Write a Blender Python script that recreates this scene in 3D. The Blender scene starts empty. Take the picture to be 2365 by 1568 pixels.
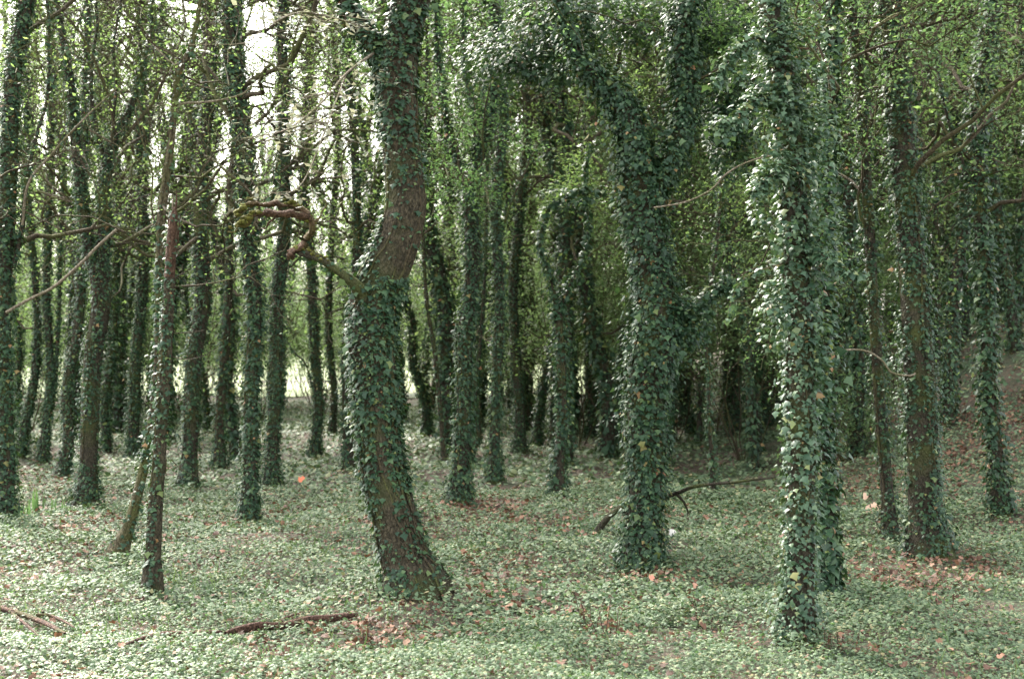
import bpy, math
import numpy as np
from mathutils import Matrix

# ------------------------------------------------------------------ camera, light, exposure
scene = bpy.context.scene
COL = scene.collection
H = 1.6
cam_data = bpy.data.cameras.new('camera')
cam = bpy.data.objects.new('camera', cam_data); COL.objects.link(cam)
cam.location = (0, 0, H); cam.rotation_euler = (math.radians(90), 0, 0)
cam_data.lens = 50; cam_data.sensor_width = 36; cam_data.clip_end = 3000; cam_data.clip_start = 0.05
cam_data.dof.use_dof = True; cam_data.dof.focus_distance = 8.6; cam_data.dof.aperture_fstop = 3.5
scene.camera = cam

SUN_EL, SUN_AZ = math.radians(43), math.radians(-32)       # azimuth from +Y towards +X
world = bpy.data.worlds.new('World'); scene.world = world; world.use_nodes = True
wn, wl = world.node_tree.nodes, world.node_tree.links
bg = wn['Background']; bg.inputs['Strength'].default_value = 0.115
sky = wn.new('ShaderNodeTexSky'); sky.sky_type = 'NISHITA'; sky.sun_disc = False
sky.sun_elevation = SUN_EL; sky.sun_rotation = SUN_AZ; sky.dust_density = 4.0; sky.air_density = 1.0
hs = wn.new('ShaderNodeHueSaturation'); hs.inputs['Saturation'].default_value = 0.30
wl.new(sky.outputs[0], hs.inputs['Color'])
warm = wn.new('ShaderNodeMix'); warm.data_type = 'RGBA'; warm.blend_type = 'MULTIPLY'; warm.inputs[0].default_value = 1.0
warm.inputs[7].default_value = (1.0, 0.985, 0.93, 1)
wl.new(hs.outputs[0], warm.inputs[6]); wl.new(warm.outputs[2], bg.inputs['Color'])
sun_data = bpy.data.lights.new('sun', 'SUN'); sun_data.energy = 1.5; sun_data.angle = math.radians(10)
sun_data.color = (1.0, 0.95, 0.86)
sun = bpy.data.objects.new('sun', sun_data); COL.objects.link(sun); sun.location = (-20, 32, 40)
sun.rotation_euler = (math.pi / 2 - SUN_EL, 0, math.pi - SUN_AZ)
scene.view_settings.view_transform = 'Standard'; scene.view_settings.look = 'None'
scene.view_settings.gamma = 1.0; scene.view_settings.use_curve_mapping = False
scene.view_settings.exposure = 3.25
cy = scene.cycles
cy.max_bounces = 6; cy.diffuse_bounces = 4; cy.glossy_bounces = 2; cy.transmission_bounces = 2
cy.volume_bounces = 0; cy.caustics_reflective = False; cy.caustics_refractive = False
cy.use_denoising = True; cy.sample_clamp_indirect = 4.0

rng = np.random.RandomState(7)
F = 50 / 36 * 2365.0          # focal length in the units the photograph was measured in
CX, CY = 1182.5, 784.0

# ------------------------------------------------------------------ maths helpers
def P(px, py, d):
    return np.array([(px - CX) / F * d, d, H - (py - CY) / F * d])

def S(t):
    t = np.clip(t, 0, 1); return t * t * (3 - 2 * t)

_perm = np.random.RandomState(11).rand(256, 256)
def noise2(x, y):
    x = np.asarray(x, float); y = np.asarray(y, float)
    xi = np.floor(x).astype(int); yi = np.floor(y).astype(int)
    u = S(x - xi); v = S(y - yi)
    g = lambda a, b: _perm[a & 255, b & 255]
    return (g(xi, yi) * (1 - u) + g(xi + 1, yi) * u) * (1 - v) + (g(xi, yi + 1) * (1 - u) + g(xi + 1, yi + 1) * u) * v
def fbm(x, y):
    return (noise2(x, y) + .5 * noise2(2.1 * x + 9, 2.1 * y + 4) + .25 * noise2(4.3 * x + 3, 4.3 * y + 7)) / 1.75

def gz(X, Y):
    X = np.asarray(X, float); Y = np.asarray(Y, float)
    bank = 1.9 * S((X - 2.3) / 5.2) * S((Y - 8.6) / 8.0) + .7 * S((X - 7) / 9) * S((Y - 12) / 10)
    und = 0.30 * (fbm(X * .32 + 5, Y * .32) - .5) + 0.08 * (noise2(X * 1.3, Y * 1.3) - .5)
    return bank + und * S((np.hypot(X, Y) - 2) / 5) * (1 - .85 * S((np.hypot(X, Y) - 40) / 20))

def hit(px, py):
    """distance at which the ray through a measured point meets the ground"""
    d = np.linspace(4, 45, 2000)
    X = (px - CX) / F * d; Z = H - (py - CY) / F * d
    below = np.nonzero(Z <= gz(X, d))[0]
    return float(d[below[0]]) if len(below) else 45.0

def norm(v):
    v = np.asarray(v, float)
    return v / np.maximum(np.linalg.norm(v, axis=-1, keepdims=True), 1e-9)

def spline(pts, step):
    """Catmull-Rom through rows (x,y,z,r), resampled at about `step` metres"""
    p = np.asarray(pts, float)
    q = np.vstack([2 * p[0] - p[1], p, 2 * p[-1] - p[-2]])
    out = []
    for i in range(1, len(q) - 2):
        n = max(2, int(np.linalg.norm(q[i + 1, :3] - q[i, :3]) / step))
        t = np.linspace(0, 1, n, endpoint=False)[:, None]
        a, b, c, d = q[i - 1], q[i], q[i + 1], q[i + 2]
        out.append(.5 * (2 * b + (c - a) * t + (2 * a - 5 * b + 4 * c - d) * t ** 2 + (3 * b - a - 3 * c + d) * t ** 3))
    out.append(p[-1:])
    o = np.vstack(out); o[:, 3] = np.maximum(o[:, 3], .001)
    return o

def frames(c):
    T = norm(np.gradient(c, axis=0))
    ref = np.where(np.abs(T[:, 2:3]) > .75, np.array([[0., -1., 0.]]), np.array([[0., 0., 1.]]))
    if np.abs(T[:, 2]).mean() > .6: ref = np.tile([[0., -1., 0.]], (len(c), 1))
    elif np.abs(T[:, 2]).mean() <= .6: ref = np.tile([[.13, .2, 1.]], (len(c), 1))
    U = norm(np.cross(T, ref)); V = np.cross(U, T)
    return T, U, V

# ------------------------------------------------------------------ mesh helpers
class Geo:
    def __init__(s): s.v = []; s.f = []; s.n = 0; s.a = []
    def add(s, v, f, a=None):
        s.v.append(v); s.f.append(f + s.n); s.n += len(v)
        s.a.append(np.zeros(len(v)) if a is None else a)
    def mesh(s, name, smooth=True):
        v = np.vstack(s.v); me = bpy.data.meshes.new(name)
        k = s.f[0].shape[1]; f = np.vstack(s.f)
        me.vertices.add(len(v)); me.vertices.foreach_set('co', v.astype(np.float32).ravel())
        me.loops.add(f.size); me.loops.foreach_set('vertex_index', f.astype(np.int32).ravel())
        me.polygons.add(len(f)); me.polygons.foreach_set('loop_start', np.arange(0, f.size, k, dtype=np.int32))
        me.polygons.foreach_set('use_smooth', np.full(len(f), smooth))
        at = me.attributes.new('rnd', 'FLOAT', 'POINT'); at.data.foreach_set('value', np.concatenate(s.a).astype(np.float32))
        me.update(calc_edges=True)
        return me

def tube(geo, pts, sides=6, rough=0.0, ph=0.0, cap=True):
    """pts rows x,y,z,r ; quads"""
    c = pts[:, :3]; r = pts[:, 3]; n = len(c)
    T, U, V = frames(c)
    th = np.arange(sides) * 2 * math.pi / sides
    R = np.tile(r[:, None], (1, sides))
    if rough:
        s = np.concatenate([[0], np.cumsum(np.linalg.norm(np.diff(c, axis=0), axis=1))])[:, None]
        R = R * (1 + rough * (np.sin(3 * th + ph + s * 1.3) * .5 + np.sin(5 * th + 2 * ph - s * 2.1) * .35
                              + .9 * (noise2(th * 3.1 + ph * 3 + 0 * s, s * 4.0 + ph) - .5)))
    v = c[:, None, :] + R[..., None] * (np.cos(th)[None, :, None] * U[:, None, :] + np.sin(th)[None, :, None] * V[:, None, :])
    v = v.reshape(-1, 3)
    i = np.arange(n - 1)[:, None] * sides; j = np.arange(sides)[None, :]; j2 = (j + 1) % sides
    f = np.stack([i + j, i + j2, i + sides + j2, i + sides + j], -1).reshape(-1, 4)
    if cap:
        v = np.vstack([v, c[-1:] + T[-1:] * r[-1] * .5, c[:1] - T[:1] * r[0] * .3]); a = (n - 1) * sides
        f = np.vstack([f, np.stack([a + j[0], a + j2[0], np.full(sides, n * sides), np.full(sides, n * sides)], -1)[:, [0, 1, 2, 2]]]) if False else f
    geo.add(v, f)

IVY_V = np.array([(0, -.02, -.02), (0, .42, .05), (0, 1, -.10), (-.54, .24, -.10), (-.26, .55, -.01), (.54, .24, -.10), (.26, .55, -.01)], float)
IVY_F = np.array([(1, 0, 3), (1, 3, 4), (1, 4, 2), (1, 5, 0), (1, 6, 5), (1, 2, 6)])[:, ::-1].copy()
KITE_V = np.array([(0, 0, 0), (-.43, .35, -.09), (0, 1, -.06), (.43, .35, -.09)], float)
KITE_F = np.array([(0, 2, 1), (0, 3, 2)])
OVAL_V = np.array([(0, 0, 0), (-.27, .42, -.07), (0, 1, -.08), (.27, .42, -.07)], float)
OVAL_F = KITE_F
DRY_V = np.array([(0, 0, 0), (0, .5, .10), (0, 1, .02), (-.30, .02, .06), (-.62, .34, .22), (-.34, .46, .10), (-.36, .86, .20),
                  (.30, .02, .04), (.62, .34, .12), (.34, .46, .08), (.36, .86, .16)], float)
DRY_F = np.array([(1, 0, 3), (1, 3, 4), (1, 4, 5), (1, 5, 6), (1, 6, 2), (1, 7, 0), (1, 8, 7), (1, 9, 8), (1, 10, 9), (1, 2, 10)])[:, ::-1].copy()
BLADE_V = np.array([(-.03, 0, 0), (.03, 0, 0), (-.025, .5, .04), (.025, .5, .04), (0, 1, .22)], float)
BLADE_F = np.array([(0, 1, 3), (0, 3, 2), (2, 3, 4)])

def leaf_rot(nrm, tip):
    n = norm(nrm); t = norm(tip - (tip * n).sum(-1, keepdims=True) * n); x = np.cross(t, n)
    return np.stack([x, t, n], -1)                       # columns

def leaves(geo, tv, tf, pos, R, sc, rnd=None):
    k = len(tv); n = len(pos)
    if n == 0: return
    v = np.einsum('nij,kj->nki', R, tv) * sc[:, None, None] + pos[:, None, :]
    f = tf[None] + (np.arange(n) * k)[:, None, None]
    a = np.repeat(rng.rand(n) if rnd is None else rnd, k)
    geo.add(v.reshape(-1, 3), f.reshape(-1, 3), a)

# ------------------------------------------------------------------ object helpers
def obj(name, me, mat, parent=None, label=None, cat=None, group=None, kind=None):
    o = bpy.data.objects.new(name, me)
    if me is not None and not me.materials: me.materials.append(mat)
    COL.objects.link(o)
    if parent is not None: o.parent = parent
    if label: o['label'] = label
    if cat: o['category'] = cat
    if group: o['group'] = group
    if kind: o['kind'] = kind
    return o
def empty(name, loc, label, cat, group=None):
    o = obj(name, None, None, None, label, cat, group); o.location = loc; o.empty_display_size = .3
    return o
def copy_tree(o, parent=None):
    c = o.copy(); COL.objects.link(c); c.parent = parent
    for ch in list(o.children): copy_tree(ch, c)
    return c

# ------------------------------------------------------------------ materials
def new_mat(name):
    m = bpy.data.materials.new(name); m.use_nodes = True
    nt = m.node_tree; return m, nt, nt.nodes['Principled BSDF'], nt.nodes['Material Output']
def ramp(nt, stops, fac):
    r = nt.nodes.new('ShaderNodeValToRGB'); e = r.color_ramp.elements
    while len(e) < len(stops): e.new(.5)
    for el, (p, c) in zip(e, stops): el.position = p; el.color = (*c, 1)
    nt.links.new(fac, r.inputs[0]); return r.outputs[0]
def rnd_value(nt):
    a = nt.nodes.new('ShaderNodeAttribute'); a.attribute_name = 'rnd'
    i = nt.nodes.new('ShaderNodeObjectInfo')
    s = nt.nodes.new('ShaderNodeMath'); s.operation = 'ADD'
    nt.links.new(a.outputs['Fac'], s.inputs[0]); nt.links.new(i.outputs['Random'], s.inputs[1])
    f = nt.nodes.new('ShaderNodeMath'); f.operation = 'FRACT'; nt.links.new(s.outputs[0], f.inputs[0])
    return f.outputs[0]
def leaf_mat(name, stops, rough=.42, spec=.5, trans=.2, tcol=(.2, .35, .05)):
    m, nt, b, out = new_mat(name)
    c = ramp(nt, stops, rnd_value(nt))
    nt.links.new(c, b.inputs['Base Color'])
    b.inputs['Roughness'].default_value = rough; b.inputs['Specular IOR Level'].default_value = spec
    t = nt.nodes.new('ShaderNodeBsdfTranslucent')
    mx = nt.nodes.new('ShaderNodeMix'); mx.data_type = 'RGBA'; mx.inputs[0].default_value = .6
    nt.links.new(c, mx.inputs[6]); mx.inputs[7].default_value = (*tcol, 1); nt.links.new(mx.outputs[2], t.inputs[0])
    s = nt.nodes.new('ShaderNodeMixShader'); s.inputs[0].default_value = trans
    nt.links.new(b.outputs[0], s.inputs[1]); nt.links.new(t.outputs[0], s.inputs[2]); nt.links.new(s.outputs[0], out.inputs[0])
    return m
IVY = leaf_mat('ivy_leaf_green', [(0, (.013, .036, .018)), (.45, (.022, .056, .027)), (.75, (.040, .086, .038)), (.94, (.080, .135, .055)), (.988, (.14, .17, .05)), (1, (.26, .12, .06))], .48, .30, .10, (.15, .28, .04))
IVYPALE = leaf_mat('ivy_leaf_pale', [(0, (.018, .048, .026)), (.3, (.036, .080, .042)), (.7, (.075, .135, .072)), (.93, (.125, .185, .10)), (.985, (.19, .21, .07)), (1, (.26, .14, .07))], .45, .38, .14, (.18, .30, .06))
GROUNDIVY = leaf_mat('ground_ivy_green', [(0, (.045, .078, .040)), (.4, (.100, .150, .082)), (.75, (.15, .205, .112)), (.92, (.21, .25, .13)), (1, (.26, .21, .11))], .55, .28, .14, (.2, .33, .06))
CROWN = leaf_mat('crown_leaf', [(0, (.055, .11, .034)), (.5, (.085, .155, .048)), (.85, (.125, .19, .06)), (1, (.18, .17, .07))], .5, .35, .5, (.30, .44, .12))
LIGHTLEAF = leaf_mat('light_leaf', [(0, (.065, .125, .050)), (.5, (.105, .175, .072)), (.85, (.15, .215, .095)), (1, (.20, .20, .10))], .5, .3, .5, (.32, .48, .16))
DARKLEAF = leaf_mat('dark_green_leaf', [(0, (.032, .075, .032)), (.5, (.055, .110, .046)), (.9, (.090, .150, .062)), (1, (.15, .16, .06))], .5, .3, .42, (.22, .36, .11))
GREEN = leaf_mat('fresh_leaf', [(0, (.032, .080, .030)), (.5, (.060, .125, .046)), (1, (.11, .18, .065))], .5, .3, .42, (.22, .38, .11))
PALE = leaf_mat('pale_leaf', [(0, (.11, .125, .085)), (.5, (.17, .18, .13)), (1, (.24, .22, .16))], .5, .4, .35, (.34, .34, .2))
DRY = leaf_mat('dry_leaf', [(0, (.055, .028, .018)), (.4, (.11, .056, .036)), (.75, (.17, .085, .052)), (.95, (.28, .150, .095)), (1, (.40, .25, .17))], .6, .3, .12, (.3, .13, .06))
GRASS = leaf_mat('grass_blade', [(0, (.05, .10, .035)), (.6, (.08, .15, .05)), (1, (.16, .19, .08))], .5, .4, .25, (.2, .3, .06))

def bark_mat(name, c0, c1, c2, moss=.25, mosscol=(.07, .085, .022)):
    m, nt, b, out = new_mat(name)
    tc = nt.nodes.new('ShaderNodeTexCoord'); mp = nt.nodes.new('ShaderNodeMapping'); mp.inputs['Scale'].default_value = (62, 62, 32)
    nt.links.new(tc.outputs['Object'], mp.inputs[0])
    n1 = nt.nodes.new('ShaderNodeTexNoise'); n1.inputs['Scale'].default_value = 1.0; n1.inputs['Detail'].default_value = 5; n1.inputs['Roughness'].default_value = .65
    nt.links.new(mp.outputs[0], n1.inputs[0])
    vo = nt.nodes.new('ShaderNodeTexVoronoi'); vo.feature = 'DISTANCE_TO_EDGE'; vo.inputs['Scale'].default_value = .9
    nt.links.new(mp.outputs[0], vo.inputs[0])
    col = ramp(nt, [(.32, c0), (.5, c1), (.68, c2)], n1.outputs[0])
    n2 = nt.nodes.new('ShaderNodeTexNoise'); n2.inputs['Scale'].default_value = 3.0; n2.inputs['Detail'].default_value = 4
    nt.links.new(tc.outputs['Object'], n2.inputs[0])
    mr = nt.nodes.new('ShaderNodeMapRange'); mr.inputs[1].default_value = .62 - moss * .4; mr.inputs[2].default_value = .78 - moss * .4; mr.inputs[4].default_value = .8
    nt.links.new(n2.outputs[0], mr.inputs[0])
    mx = nt.nodes.new('ShaderNodeMix'); mx.data_type = 'RGBA'; nt.links.new(mr.outputs[0], mx.inputs[0])
    nt.links.new(col, mx.inputs[6]); mx.inputs[7].default_value = (*mosscol, 1)
    nt.links.new(mx.outputs[2], b.inputs['Base Color']); b.inputs['Roughness'].default_value = .85; b.inputs['Specular IOR Level'].default_value = .25
    ad = nt.nodes.new('ShaderNodeMath'); ad.operation = 'MULTIPLY_ADD'; ad.inputs[1].default_value = 1.2
    nt.links.new(vo.outputs[0], ad.inputs[0]); nt.links.new(n1.outputs[0], ad.inputs[2])
    bp = nt.nodes.new('ShaderNodeBump'); bp.inputs['Strength'].default_value = .9; bp.inputs['Distance'].default_value = .02
    nt.links.new(ad.outputs[0], bp.inputs['Height']); nt.links.new(bp.outputs[0], b.inputs['Normal'])
    return m
BARK = bark_mat('brown_bark', (.015, .013, .008), (.050, .041, .026), (.115, .094, .062), .30, (.05, .06, .02))
MOSSBARK = bark_mat('mossy_bark', (.030, .025, .014), (.085, .070, .040), (.20, .165, .11), .45, (.085, .095, .025))
BARKDARK = bark_mat('dark_bark', (.020, .017, .012), (.045, .038, .026), (.085, .070, .048), .35)
BARKPALE = bark_mat('pale_bark', (.10, .085, .06), (.20, .165, .12), (.32, .27, .20), .35, (.13, .13, .05))
SNAG = bark_mat('torn_red_brown_wood', (.030, .017, .011), (.080, .045, .029), (.16, .098, .068), .12)
LOGW = bark_mat('rotten_log_wood', (.022, .014, .010), (.080, .043, .030), (.20, .11, .08), .2)
TWIG = bark_mat('twig_bark', (.035, .028, .018), (.075, .058, .036), (.12, .095, .06), .4, (.09, .10, .03))
MOSS = bark_mat('yellow_moss', (.05, .055, .012), (.12, .12, .025), (.21, .20, .045), .0)
MOSSWOOD = bark_mat('mossy_rotten_wood', (.030, .018, .012), (.085, .050, .032), (.17, .10, .07), .55, (.10, .10, .022))

def ground_mat():
    m, nt, b, out = new_mat('leaf_litter_soil')
    tc = nt.nodes.new('ShaderNodeTexCoord')
    n1 = nt.nodes.new('ShaderNodeTexNoise'); n1.inputs['Scale'].default_value = 26; n1.inputs['Detail'].default_value = 6
    n2 = nt.nodes.new('ShaderNodeTexNoise'); n2.inputs['Scale'].default_value = 1.2; n2.inputs['Detail'].default_value = 4
    v = nt.nodes.new('ShaderNodeTexVoronoi'); v.inputs['Scale'].default_value = 22
    for n in (n1, n2, v): nt.links.new(tc.outputs['Object'], n.inputs[0])
    c1 = ramp(nt, [(.25, (.030, .022, .015)), (.5, (.075, .050, .034)), (.75, (.16, .10, .07))], n1.outputs[0])
    c2 = ramp(nt, [(.2, (.025, .035, .018)), (.8, (.07, .10, .045))], v.outputs['Color'])
    mr = nt.nodes.new('ShaderNodeMapRange'); mr.inputs[1].default_value = .45; mr.inputs[2].default_value = .6; nt.links.new(n2.outputs[0], mr.inputs[0])
    mx = nt.nodes.new('ShaderNodeMix'); mx.data_type = 'RGBA'; nt.links.new(mr.outputs[0], mx.inputs[0]); nt.links.new(c1, mx.inputs[6]); nt.links.new(c2, mx.inputs[7])
    nt.links.new(mx.outputs[2], b.inputs['Base Color']); b.inputs['Roughness'].default_value = .9
    bp = nt.nodes.new('ShaderNodeBump'); bp.inputs['Strength'].default_value = .8; bp.inputs['Distance'].default_value = .03
    nt.links.new(n1.outputs[0], bp.inputs['Height']); nt.links.new(bp.outputs[0], b.inputs['Normal'])
    return m
def meadow_mat():
    m, nt, b, out = new_mat('dry_meadow_grass')
    tc = nt.nodes.new('ShaderNodeTexCoord')
    n1 = nt.nodes.new('ShaderNodeTexNoise'); n1.inputs['Scale'].default_value = .8; n1.inputs['Detail'].default_value = 8
    nt.links.new(tc.outputs['Object'], n1.inputs[0])
    nt.links.new(ramp(nt, [(.3, (.13, .18, .07)), (.6, (.22, .26, .12)), (.8, (.30, .31, .18))], n1.outputs[0]), b.inputs['Base Color'])
    b.inputs['Roughness'].default_value = .9
    return m
SOIL = ground_mat(); MEADOW = meadow_mat()

# ------------------------------------------------------------------ the setting
def grid(name, xs, ys, dz, mat):
    X, Y = np.meshgrid(xs, ys); Z = gz(X, Y) + dz
    v = np.stack([X, Y, Z], -1).reshape(-1, 3); w = len(xs)
    i = np.arange(len(ys) - 1)[:, None] * w + np.arange(w - 1)[None]
    g = Geo(); g.add(v, np.stack([i, i + 1, i + w + 1, i + w], -1).reshape(-1, 4))
    return obj(name, g.mesh(name), mat, kind='structure')
def axis(lo, hi, far):
    core = np.arange(lo, hi + .01, .2)
    a = lo - np.geomspace(.4, far, 24)[::-1]; b = hi + np.geomspace(.4, far, 24)
    return np.concatenate([a, core, b])
grid('ground', axis(-14, 14, 900), axis(-3, 34, 900), 0.0, SOIL)
grid('meadow', np.linspace(-90, 8, 60), np.concatenate([np.linspace(40, 62, 24), np.geomspace(64, 500, 20)]), 0.02, MEADOW)

# ------------------------------------------------------------------ tree building
IVY_SIZE, IVY_DENS, IVY_OFF = .44, 3.7, .9
def wander(p0, d0, L, r0, r1, n, wig, up=0.0):
    pts = [np.append(p0, r0)]; d = norm(d0); p = np.array(p0, float)
    for i in range(n):
        d = norm(d + rng.normal(0, wig, 3) + np.array([0, 0, up]))
        p = p + d * L / n
        pts.append(np.append(p, r0 + (r1 - r0) * (i + 1) / n))
    return np.array(pts)

def branching(paths, starts, L, r, lev, out_tips, geo, wig=.36, up=.05, kids=4, minr=.0025):
    """starts: list of (point, direction); grows limbs, sub-branches and twigs into geo"""
    for p, d, l, rr in starts:
        n = 8 if lev > 1 else 4
        b = wander(p, d, l, rr, max(minr, rr * .35), n, wig, up)
        tube(geo, b, 5 if rr > .018 else 3, cap=False)
        if lev <= 1:
            for q in b[1:]: out_tips.append((q[:3], norm(b[-1, :3] - b[0, :3])))
        else:
            out_tips.append((b[-1, :3], d))
        if lev > 0:
            ch = []
            for k in range(kids if lev > 1 else kids + 1):
                t = rng.uniform(.25, 1.0) * n; i = min(int(t), n - 1); f = t - i
                q = b[i] * (1 - f) + b[i + 1] * f
                ax = norm(b[i + 1, :3] - b[i, :3])
                side = norm(rng.normal(0, 1, 3)); dd = norm(ax * rng.uniform(.4, 1) + norm(side - ax * (side @ ax)) * rng.uniform(.5, 1.0) + [0, 0, .1])
                ch.append((q[:3], dd, l * rng.uniform(.35, .62), max(minr, q[3] * .6)))
            branching(paths, ch, L, r, lev - 1, out_tips, geo, wig, up, kids, minr)

def ivy_on(path, dens, size, off, rel=1.0, keep=None, zmin=-1e9, droop=.75, thr=.24):
    """leaf frames scattered over a stem: position, rotation, scale"""
    size, dens, off = size * IVY_SIZE, dens * IVY_DENS, off * IVY_OFF
    c = path[:, :3]; r = path[:, 3]
    T, U, V = frames(c)
    seg = np.linalg.norm(np.diff(c, axis=0), axis=1)
    area = seg * 2 * math.pi * (.5 * (r[1:] + r[:-1]) + off * .5)
    n = rng.poisson(area.sum() * dens * rel)
    if n < 1: return np.zeros((0, 3)), np.zeros((0, 3, 3)), np.zeros(0)
    i = rng.choice(len(seg), n, p=area / area.sum()); f = rng.rand(n)[:, None]
    th = rng.rand(n) * 2 * math.pi
    cc = c[i] * (1 - f) + c[i + 1] * f; rr = r[i] * (1 - f[:, 0]) + r[i + 1] * f[:, 0]
    N = np.cos(th)[:, None] * U[i] + np.sin(th)[:, None] * V[i]
    s = np.concatenate([[0], np.cumsum(seg)])[i] + f[:, 0] * seg[i]
    lump = fbm(th * 1.6 + c[0, 0] * 7, s * 2.6 + c[0, 1])
    o = off * np.clip(rng.gamma(2.0, .35, n), .05, 2.4) * (.2 + 2.6 * np.clip(lump - .28, 0, 1) ** 1.3)
    pos = cc + N * (rr + o)[:, None]
    k = lump + rng.normal(0, .06, n) > thr
    if keep is not None: k &= keep(pos, N, rng.rand(n))
    pos, N = pos[k], N[k]; n = len(pos)
    nr = N * .8 + np.array([0, 0, .55]) + rng.normal(0, .33, (n, 3))
    tip = np.array([0, 0, -droop]) + N * .55 + rng.normal(0, .42, (n, 3))
    sc = size * np.clip(rng.lognormal(-.08, .45, n), .35, 2.4)
    return pos, leaf_rot(nr, tip), sc

LEAFOBJ = {}
def leaf_mesh(mat):
    if mat.name not in LEAFOBJ:
        g = Geo(); leaves(g, IVY_V, IVY_F, np.zeros((1, 3)), np.eye(3)[None], np.ones(1), np.zeros(1))
        me = g.mesh('ivy_leaf'); me.materials.append(mat); LEAFOBJ[mat.name] = me
    return LEAFOBJ[mat.name]

def emit_ivy(root, base, parts, mat, nobj, lod):
    """the leaves that show largest become leaf parts, the rest one ivy part"""
    pos = np.vstack([p[0] for p in parts]); R = np.vstack([p[1] for p in parts]); sc = np.concatenate([p[2] for p in parts])
    if len(pos) == 0: return
    d = norm(pos - [0, 0, H]); dist = np.linalg.norm(pos - [0, 0, H], axis=1)
    face = np.abs((R[:, :, 2] * d).sum(1))
    rad = np.zeros(len(pos))
    front = -((pos - np.asarray(base)) * d)[:, 1]
    u = F * pos[:, 0] / pos[:, 1] + CX; w = CY - F * (pos[:, 2] - H) / pos[:, 1]
    inside = (u > 0) & (u < 2365) & (w > 0) & (w < 1568)
    score = sc * face / dist * (1 + 1.5 * np.clip(front * 3, -.6, .6)) * inside
    top = np.zeros(len(pos), bool)
    if nobj: top[np.argsort(-score)[:nobj]] = True
    top &= inside
    g = Geo(); tv, tf = (IVY_V, IVY_F) if lod == 0 else (KITE_V, KITE_F)
    leaves(g, tv, tf, (pos - base)[~top], R[~top], sc[~top])
    obj('ivy', g.mesh('ivy', lod == 0), mat, root, kind='stuff')
    me = leaf_mesh(mat)
    for i in np.nonzero(top)[0]:
        o = bpy.data.objects.new('ivy_leaf', me); COL.objects.link(o); o.parent = root
        M = Matrix(R[i] * sc[i]).to_4x4(); M.translation = pos[i] - base
        o.matrix_basis = M

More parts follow.
